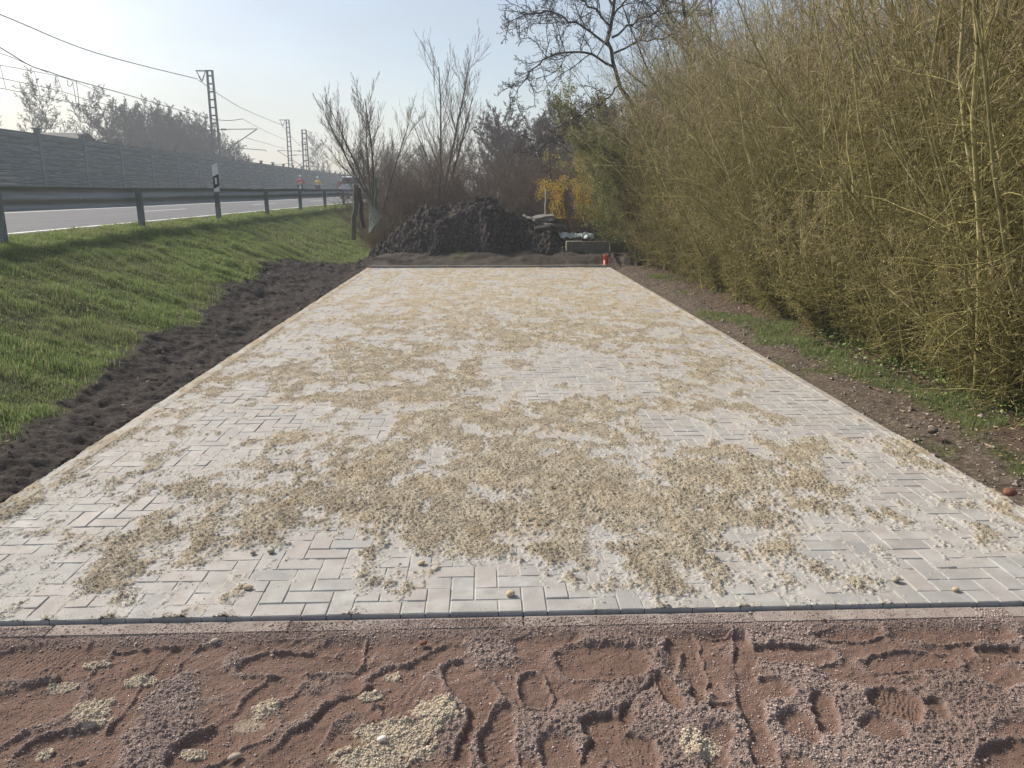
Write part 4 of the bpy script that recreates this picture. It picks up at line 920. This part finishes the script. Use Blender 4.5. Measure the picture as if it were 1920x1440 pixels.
# ---------------------------------------------------------------- house behind the barrier
rf=mat('dark_roof_tiles',[(.035,.04,.042),(.06,.065,.068)],6,rough=.8,stretch=(4,1,4)); hw=mat('render_wall',[(.3,.28,.25),(.4,.38,.35)],3)
P_=G(80,246,Y=62); t_=empty('house',(P_[0],62,1)); tag(t_,'house with a low dark roof just visible over the noise barrier','house'); top=P_[2]-1
mb=MB(); mb.box((-2.6,0,0),(2.4,7,top-1.35)); mb.build('wall',hw,t_)
mb=MB(); mb.prism([(-.4,top-1.5),(3.2,top-.02),(3.6,top-.02),(7.4,top-1.5),(7.4,top-1.34),(3.7,top+.12),(3.1,top+.12),(-.4,top-1.34)],'x',-2.1,1.6); mb.box((-3.1,-.2,top-1.45),(-2.1,7.2,top-.45)); mb.box((1.6,-.2,top-1.45),(2.6,7.2,top-.75)); mb.build('roof',rf,t_)
wg=mat('window_glass',[(.03,.035,.04),(.05,.055,.06)],3,rough=.1)
for x_ in (-1.5,.5):
    mb=MB(); mb.box((x_,-.04,1),(x_+1.2,0,2.2)); mb.build('window',wg,t_)
# ---------------------------------------------------------------- fence posts and torn mesh
wood_g=mat('greenish_wood',[(.07,.07,.05),(.16,.145,.11)],6,stretch=(6,6,.8),rough=.9,bump=.5,bscale=30); wood_d=mat('dark_wood',[(.04,.028,.03),(.09,.065,.06)],6,stretch=(6,6,.8),rough=.9,bump=.5,bscale=30)
def xpost(a,b_,r,m,label,name='fence_post',cat='fence post',n=8,wob=.008):
    a=np.array(a);b_=np.array(b_); t_=MB(); k=np.linspace(0,1,6)[:,None]; t_.tube((b_-a)*k+np.random.default_rng(3).normal(0,wob,(6,3)),r,n); o=t_.build(name,m); o.location=a; tag(o,label,cat); return o
xpost(G(662,450,Y=19.2),G(668,346,Y=19.2),.062,wood_g,'leaning grey green wooden post at the foot of the bank')
xpost(G(681,428,Y=20.5),G(672,352,Y=20.5),.055,wood_d,'darker wooden post crossing behind the leaning one')
xpost(G(705,400,Y=22),G(704,335,Y=22),.03,mat('green_post',[(.03,.09,.06),(.05,.13,.09)],6),'thin green metal post holding the torn wire mesh')
wm=mat('green_wire',[(.16,.24,.22),(.25,.34,.31)],6,rough=.5); P=[]
cA,cB,cC,cD=G(694,383,Y=21.2),G(700,385,Y=21.2),G(716,404,Y=21.6),G(692,438,Y=20.9)
def bil(u,v):
    top=cA*(1-u)+cC*u; bot=cD*(1-u)+(cD*.7+cC*.3)*u; p=top*(1-v)+bot*v; return p+np.array([0,.05*math.sin(u*7+v*4),0])
mb=MB()
for i in range(15):
    u=i/14
    mb.tube([bil(min(1,max(0,u+(.035 if j%2 else -.035))),j/12) for j in range(13)],.0035,3,caps=False); mb.tube([bil(j/12,min(1,max(0,u+(.035 if j%2 else -.035)))) for j in range(13)],.0035,3,caps=False)
mb.tube([bil(0,j/6) for j in range(7)],.008,4); mb.tube([bil(j/6,0) for j in range(7)],.008,4); mb.tube([bil(1,j/6) for j in range(7)],.008,4)
tag(mb.build('wire_mesh',wm),'torn piece of green wire mesh hanging beside the wooden posts','wire mesh')
xpost(G(1022,404,Y=20.9),G(1023,354,Y=20.9),.016,mat('pale_pole',[(.5,.48,.42),(.62,.6,.54)],6),'thin pale pole standing upright in the slab pile','pole','pole',wob=.002)
# pipe
mb=MB(); h_=.31; n=28
def lathe(prof,n,m=0):
    V=[];K=len(prof)
    for i in range(n):
        a=i*2*math.pi/n
        for r_,z in prof: V.append((r_*math.cos(a),r_*math.sin(a),z))
    return np.array(V),np.array([(i*K+j,((i+1)%n)*K+j,((i+1)%n)*K+j+1,i*K+j+1) for i in range(n) for j in range(K-1)])
org=mat('orange_pipe_plastic',[(.42,.065,.02),(.52,.095,.03)],6,rough=.45)
pp=G(1135,500); t_=empty('drain_pipe',(pp[0],17.62+.22,-.02)); tag(t_,'orange plastic drain pipe standing at the far right corner of the paving','pipe')
mb.add(*lathe([(.052,-.15),(.052,.19),(.052,.19)],n)); mb.add(*lathe([(.046,.29),(.046,-.1)],n)); mb.build('pipe',org,t_,True)
mb=MB(); mb.add(*lathe([(.053,.185),(.059,.195),(.059,.262),(.063,.268),(.063,.288),(.059,.294),(.051,.294),(.051,.20)],n)); mb.build('socket',org,t_,True)
# concrete edging blocks
conc=mat('old_concrete',[(.11,.11,.08),(.19,.185,.145)],9,rough=.9,bump=.4,bscale=70)
def block(px0,px1,pyt,pyb,Y,dz,label,rz):
    a=G(px0,pyb,Y=Y);b_=G(px1,pyt,Y=Y); mb=MB(); w_=(b_[0]-a[0]); mb.box((-w_/2,-.1,-.35),(w_/2,.1,b_[2]-a[2]),bev=.012); o=mb.build('concrete_block',conc,loc=((a[0]+b_[0])/2,Y,a[2]),rot=(R_(dz),0,R_(rz))); tag(o,label,'concrete block')
block(1061,1093,452,467,19.3,3,'short concrete edging block below the forsythia, the left one',4)
block(1094,1142,453,468,19.2,-2,'longer concrete edging block below the forsythia, next to the short one',-3)
block(1142,1178,454,466,19.6,0,'concrete edging block partly under the hedge branches',5)
# slab pile
slm=mat('grey_slab',[(.09,.085,.08),(.20,.19,.175)],7,rough=.85,bump=.5,bscale=40)
small_heap('soil_mound',1.72,20.9,.75,.6,.62,heap_mat,'dark soil mound under the pile of grey slabs','mound',83)
slabs=[(1018,404,20.6,.55,5,-8,'topmost dark slab of the pile'),(1030,411,20.5,.5,-4,6,'second slab of the pile from the top'),(1034,418,20.4,.55,6,-5,'third slab of the pile, under the dark ones'),(1018,426,20.2,.42,14,10,'pale grey slab tilted towards the camera'),(1000,412,20.5,.4,-18,-28,'slab leaning at the left of the pile'),(1042,424,20.6,.45,3,9,'lowest slab at the right of the pile')]
for i,(px,py,Y_,w_,rx,ry,lab) in enumerate(slabs):
    p=G(px,py,Y=Y_); xs=np.linspace(-w_/2,w_/2,14); ys=np.linspace(-.25,.25,12)
    ww=np.random.default_rng(i); 
    def zf(X,Y): return .03*fbm(X*4+i*5,Y*4,2,90+i)-.25*X*X
    X,Y=np.meshgrid(xs,ys); edge=1-.12*fbm(X*5+i,Y*5,2,95); V,F,*_=grid(xs,ys,zf); V[:,:2]*=edge.reshape(-1,1); Vb=V.copy(); Vb[:,2]-=.06
    mb=MB(); mb.add(V,F); mb.add(Vb,F[:,::-1]); nx=14;ny=12; ring=[*range(nx),*[r_*nx+nx-1 for r_ in range(1,ny)],*[(ny-1)*nx+c for c in range(nx-2,-1,-1)],*[r_*nx for r_ in range(ny-2,0,-1)]]
    VV=np.vstack([V[ring],Vb[ring]]); m_=len(ring); mb.add(VV,[(j,m_+j,m_+(j+1)%m_,(j+1)%m_) for j in range(m_)])
    o=mb.build('slab',slm if i!=3 else mat('pale_slab',[(.26,.24,.21),(.36,.34,.30)],7,rough=.8),loc=p,rot=(R_(rx),R_(ry),i)); tag(o,lab+' beside the soil heap','slab')
# crumpled plastic sheet
xs=np.linspace(0,1,34); ys=np.linspace(0,1,16); a=G(1050,440,Y=20.1); b_=G(1112,428,Y=20.3)
X,Y=np.meshgrid(xs,ys); V,F,*_=grid(xs,ys,lambda X,Y:0*X); V=np.stack([a[0]+(b_[0]-a[0])*X+.05*fbm(X*5,Y*5,2,99),20.0+.35*Y+.06*fbm(X*6,Y*6,2,98),a[2]-.1+.10*np.abs(fbm(X*3,Y*3,3,97,.6))*2+.10*Y],-1).reshape(-1,3)
o=obj('plastic_sheet',mesh_of('plastic_sheet',[(V,F,0)],mat('white_plastic_sheet',[(.40,.48,.47),(.62,.66,.65)],9,rough=.35),True)); tag(o,'crumpled whitish plastic sheet lying behind the concrete blocks','plastic sheet')
# ---------------------------------------------------------------- trailer seen through hedge
tb=mat('blue_tarpaulin',[(.02,.07,.26),(.03,.11,.38)],5,rough=.5); tw=mat('white_panel',[(.55,.57,.60),(.7,.72,.74)],3,rough=.4); rub=mat('rubber',[(.02,.02,.02),(.035,.035,.035)],20,rough=.8)
t_=empty('trailer',(7.1,12.6,0),R_(4)); tag(t_,'white box trailer with blue cover glimpsed through the hedge','trailer')
mb=MB(); mb.box((-.8,-1.7,.55),(.8,1.7,1.25),bev=.02); mb.build('body',tw,t_)
mb=MB(); mb.box((-.82,-1.72,1.26),(.82,1.72,1.55),bev=.05); mb.build('cover',tb,t_)
for s_ in (-1,1):
    mb=MB(); mb.tube([(s_*.82,0,.3),(s_*1.0,0,.3)],.3,24); mb.build('wheel',rub,t_)
mb=MB(); mb.tube([(0,1.7,.5),(0,2.9,.45)],.04,8); mb.tube([(0,-1.72,.5),(0,-1.74,.5)],.05,8); mb.build('drawbar',mast_m,t_)
# ---------------------------------------------------------------- car
carw=mat('white_car_paint',[(.62,.63,.64),(.66,.67,.68)],2,rough=.25,spec=.5); glass=mat('car_glass',[(.03,.04,.045),(.045,.055,.06)],2,rough=.08,spec=.6); red=mat('red_lamp',[(.45,.02,.02),(.55,.03,.03)],5,rough=.2)
car=empty('parked_car',(-9.9,62,float(zr(62)))); car.name='car'; tag(car,'white van-like car seen from behind driving away along the road','car')
def car_body():
    secs=[(-2.1,.82,.32,1.0,.55),(-2.0,.88,.25,1.05,.80),(-1.6,.90,.22,1.08,1.0),(-.5,.91,.22,1.05,1.0),(1.0,.90,.22,1.0,1.0),(1.5,.88,.22,.92,1.0),(2.05,.78,.28,.75,.8)]
    V=[]
    for y,w_,z0,z1,_ in secs:
        V+= [(-w_*.92,y,z0),(w_*.92,y,z0),(w_,y,z0+.2),(w_,y,z1-.15),(w_*.95,y,z1),(-w_*.95,y,z1),(-w_,y,z1-.15),(-w_,y,z0+.2)]
    n=8; V=np.array(V); f=[(i*n+j,i*n+(j+1)%n,(i+1)*n+(j+1)%n,(i+1)*n+j) for i in range(len(secs)-1) for j in range(n)]
    mb=MB(); mb.add(V,f); 
    for b_ in (0,(len(secs)-1)*n): mb.add(np.vstack([V[b_:b_+n],V[b_:b_+n].mean(0)]),[(i,(i+1)%n,n) for i in range(n)])
    cab=[(-2.0,.84,1.05),(-1.82,.70,1.62),(-1.2,.72,1.68),(.3,.70,1.64),(1.15,.80,1.02)]
    # roof + pillars: loft of two edges
    lo=[(-2.02,.85,1.04),(-1.7,.88,1.07),(.3,.88,1.04),(1.25,.82,.98)]; hi=[(-1.80,.68,1.60),(-1.5,.71,1.66),(.2,.70,1.64),(.45,.66,1.60)]
    V=[]
    for (y,w_,z) in lo: V+=[(-w_,y,z),(w_,y,z)]
    for (y,w_,z) in hi: V+=[(-w_,y,z),(w_,y,z)]
    mb.add(V,[(8,10,11,9),(10,12,13,11),(12,14,15,13),(0,1,9,8),(6,14,15,7),(0,8,10,2),(2,10,12,4),(4,12,14,6),(1,3,11,9),(3,5,13,11),(5,7,15,13)])
    return mb
o=car_body().build('body',carw,car)
mb=MB(); mb.add([(-.72,-2.02,1.12),(.72,-2.02,1.12),(.60,-1.845,1.54),(-.60,-1.845,1.54)],[(0,1,2,3)]); mb.add([(-.72,-2.03,1.12),(.72,-2.03,1.12),(.60,-1.855,1.54),(-.60,-1.855,1.54)],[(0,1,2,3)]); mb.build('rear_window',glass,car)
for s_ in (-1,1):
    mb=MB(); mb.add([(s_*.885,-1.5,1.12),(s_*.885,.7,1.1),(s_*.745,.2,1.56),(s_*.745,-1.4,1.58)],[(0,1,2,3)]); mb.build('side_window',glass,car)
    mb=MB(); mb.box((s_*.80-.09,-2.08,.92),(s_*.80+.09,-1.96,1.30),bev=.02); mb.build('tail_light',red,car)
    for y in (-1.35,1.35):
        mb=MB(); mb.tube([(s_*.70,y,.31),(s_*.90,y,.31)],.31,24); wq=mb.build('wheel',rub,car); mb=MB(); mb.tube([(s_*.895,y,.31),(s_*.912,y,.31)],.19,16); mb.build('rim',steel,wq)
mb=MB(); mb.box((-.84,-2.17,.35),(.84,-2.05,.60),bev=.03); mb.build('bumper',bplas,car)
mb=MB(); mb.box((-.26,-2.125,.70),(.26,-2.105,.81)); mb.build('number_plate',wplas,car)
# ---------------------------------------------------------------- cyclists
skin=mat('skin',[(.45,.27,.19),(.5,.31,.22)],9,rough=.6); jeans=mat('dark_trousers',[(.02,.022,.03),(.035,.035,.045)],9)
def bicycle(loc,label):
    t_=empty('bicycle',loc); tag(t_,label,'bicycle')
    for y in (-.52,.52):
        n=28; a=np.linspace(0,2*math.pi,n+1); mb=MB(); mb.tube(np.stack([0*a,y+.33*np.cos(a),.35+.33*np.sin(a)],-1),.02,6,caps=False); wq=mb.build('wheel',rub,t_)
        mb=MB()
        for k in range(10): b_=k*math.pi/5; mb.tube([(0,y,.35),(0,y+.32*math.cos(b_),.35+.32*math.sin(b_))],.003,3)
        mb.build('spokes',steel,wq)
    mb=MB(); 
    for p,q_ in (((0,-.52,.35),(0,-.05,.32)),((0,-.05,.32),(0,-.2,.85)),((0,-.2,.85),(0,-.52,.35)),((0,-.05,.32),(0,.36,.82)),((0,-.18,.75),(0,.34,.88)),((0,.52,.35),(0,.33,1.0))): mb.tube([p,q_],.016,6)
    mb.build('frame',bplas,t_)
    mb=MB(); mb.tube([(-.3,.22,1.06),(-.12,.33,1.04),(.12,.33,1.04),(.3,.22,1.06)],.013,6); mb.build('handlebar',steel,t_)
    mb=MB(); mb.box((-.09,-.32,.86),(.09,-.08,.92),bev=.025); mb.build('saddle',bplas,t_)
def rider(loc,jm,label,hel):
    t_=empty('person',loc); tag(t_,label,'person')
    J=[(0,-.18,.96),(0,-.14,1.15),(0,-.05,1.38),(0,0,1.47),(0,.03,1.54),(0,.05,1.66), (-.19,-.04,1.40),(-.26,.08,1.18),(-.27,.24,1.08),(.19,-.04,1.40),(.26,.08,1.18),(.27,.24,1.08),(-.10,-.16,.93),(-.12,.18,.80),(-.11,.0,.44),(-.11,.12,.38),(.10,-.16,.93),(.12,.22,.70),(.11,.02,.26),(.11,.14,.20)]
    E_=[(0,1),(1,2),(2,3),(3,4),(4,5),(2,6),(6,7),(7,8),(2,9),(9,10),(10,11),(0,12),(12,13),(13,14),(14,15),(0,16),(16,17),(17,18),(18,19)]
    Rd=[.16,.16,.17,.06,.08,.10,.075,.055,.035,.075,.055,.035,.095,.07,.05,.045,.095,.07,.05,.045]
    def skinned(name,ids,m,par,grow=0):
        mp={j:i for i,j in enumerate(ids)}; me=bpy.data.meshes.new(name); me.from_pydata([J[j] for j in ids],[(mp[a],mp[b]) for a,b in E_ if a in mp and b in mp],[]); o=obj(name,me,par); me.materials.append(m)
        md=o.modifiers.new('skin','SKIN'); 
        for i,j in enumerate(ids): me.skin_vertices[0].data[i].radius=(Rd[j]+grow,)*2
        me.skin_vertices[0].data[0].use_root=True
        o.modifiers.new('sub','SUBSURF').levels=2; o.modifiers['sub'].render_levels=2; return o
    body=None
    def mkskin(name,ids,m,grow=0):
        mp={j:i for i,j in enumerate(ids)}; bm=bmesh.new(); lay=bm.verts.layers.skin.verify(); vs=[bm.verts.new(J[j]) for j in ids]
        for i,j in enumerate(ids): vs[i][lay].radius=(Rd[j]+grow,)*2; vs[i][lay].use_root=(i==0)
        for a,b in E_:
            if a in mp and b in mp: bm.edges.new((vs[mp[a]],vs[mp[b]]))
        me=bpy.data.meshes.new(name); bm.to_mesh(me); bm.free(); me.materials.append(m); o=obj(name,me,t_)
        o.modifiers.new('skin','SKIN'); s_=o.modifiers.new('sub','SUBSURF'); s_.levels=2; s_.render_levels=2; return o
    mkskin('body',list(range(20)),skin)
    mkskin('jacket',[1,2,6,7,8,9,10,11],jm,.022); mkskin('trousers',[0,12,13,14,16,17,18],jeans,.018)
    mb=MB(); pr=[(.001,1.80),(.06,1.79),(.10,1.75),(.118,1.70),(.115,1.67)]; V,F=lathe(pr,16); V[:,1]+=.04; mb.add(V,F); mb.build('helmet',hel,t_,True)
    mb=MB()
    for s_ in (-1,1):
        mb.box((s_*.27-.04,.20,1.04),(s_*.27+.04,.30,1.10),bev=.02)
    mb.build('hands',skin,t_)
redj=mat('red_jacket',[(.38,.02,.05),(.5,.035,.07)],9); ylj=mat('orange_jacket',[(.62,.33,.03),(.72,.42,.05)],9); helm=mat('pale_helmet',[(.5,.5,.48),(.65,.64,.6)],9,rough=.4)
zb=float(zr(64))+.03
a=G(563,340,Y=64); bicycle((a[0],64,zb),'bicycle under the rider in the red jacket'); rider((a[0],64,zb),redj,'cyclist in a dark red jacket and pale helmet riding away along the road',helm)
a=G(596,340,Y=71); bicycle((a[0],71,zb+.02),'bicycle under the rider in the orange jacket'); rider((a[0],71,zb+.02),ylj,'cyclist in an orange yellow jacket and pale cap riding ahead',helm)
# ---------------------------------------------------------------- haze
HAZE=.0021
if HAZE:
    mb=MB(); mb.box((-430,-70,-1.5),(430,430,30)); hm=bpy.data.materials.new('haze_air'); hm.use_nodes=True; t=hm.node_tree; t.nodes.clear(); oo=t.nodes.new('ShaderNodeOutputMaterial'); pv=t.nodes.new('ShaderNodeVolumePrincipled'); pv.inputs['Density'].default_value=HAZE; pv.inputs['Color'].default_value=(.80,.88,.97,1); pv.inputs['Anisotropy'].default_value=.25; t.links.new(pv.outputs[0],oo.inputs['Volume'])
    o=mb.build('haze',hm); tag(o,'thin pale haze in the air over the road and garden','haze',kind='stuff')
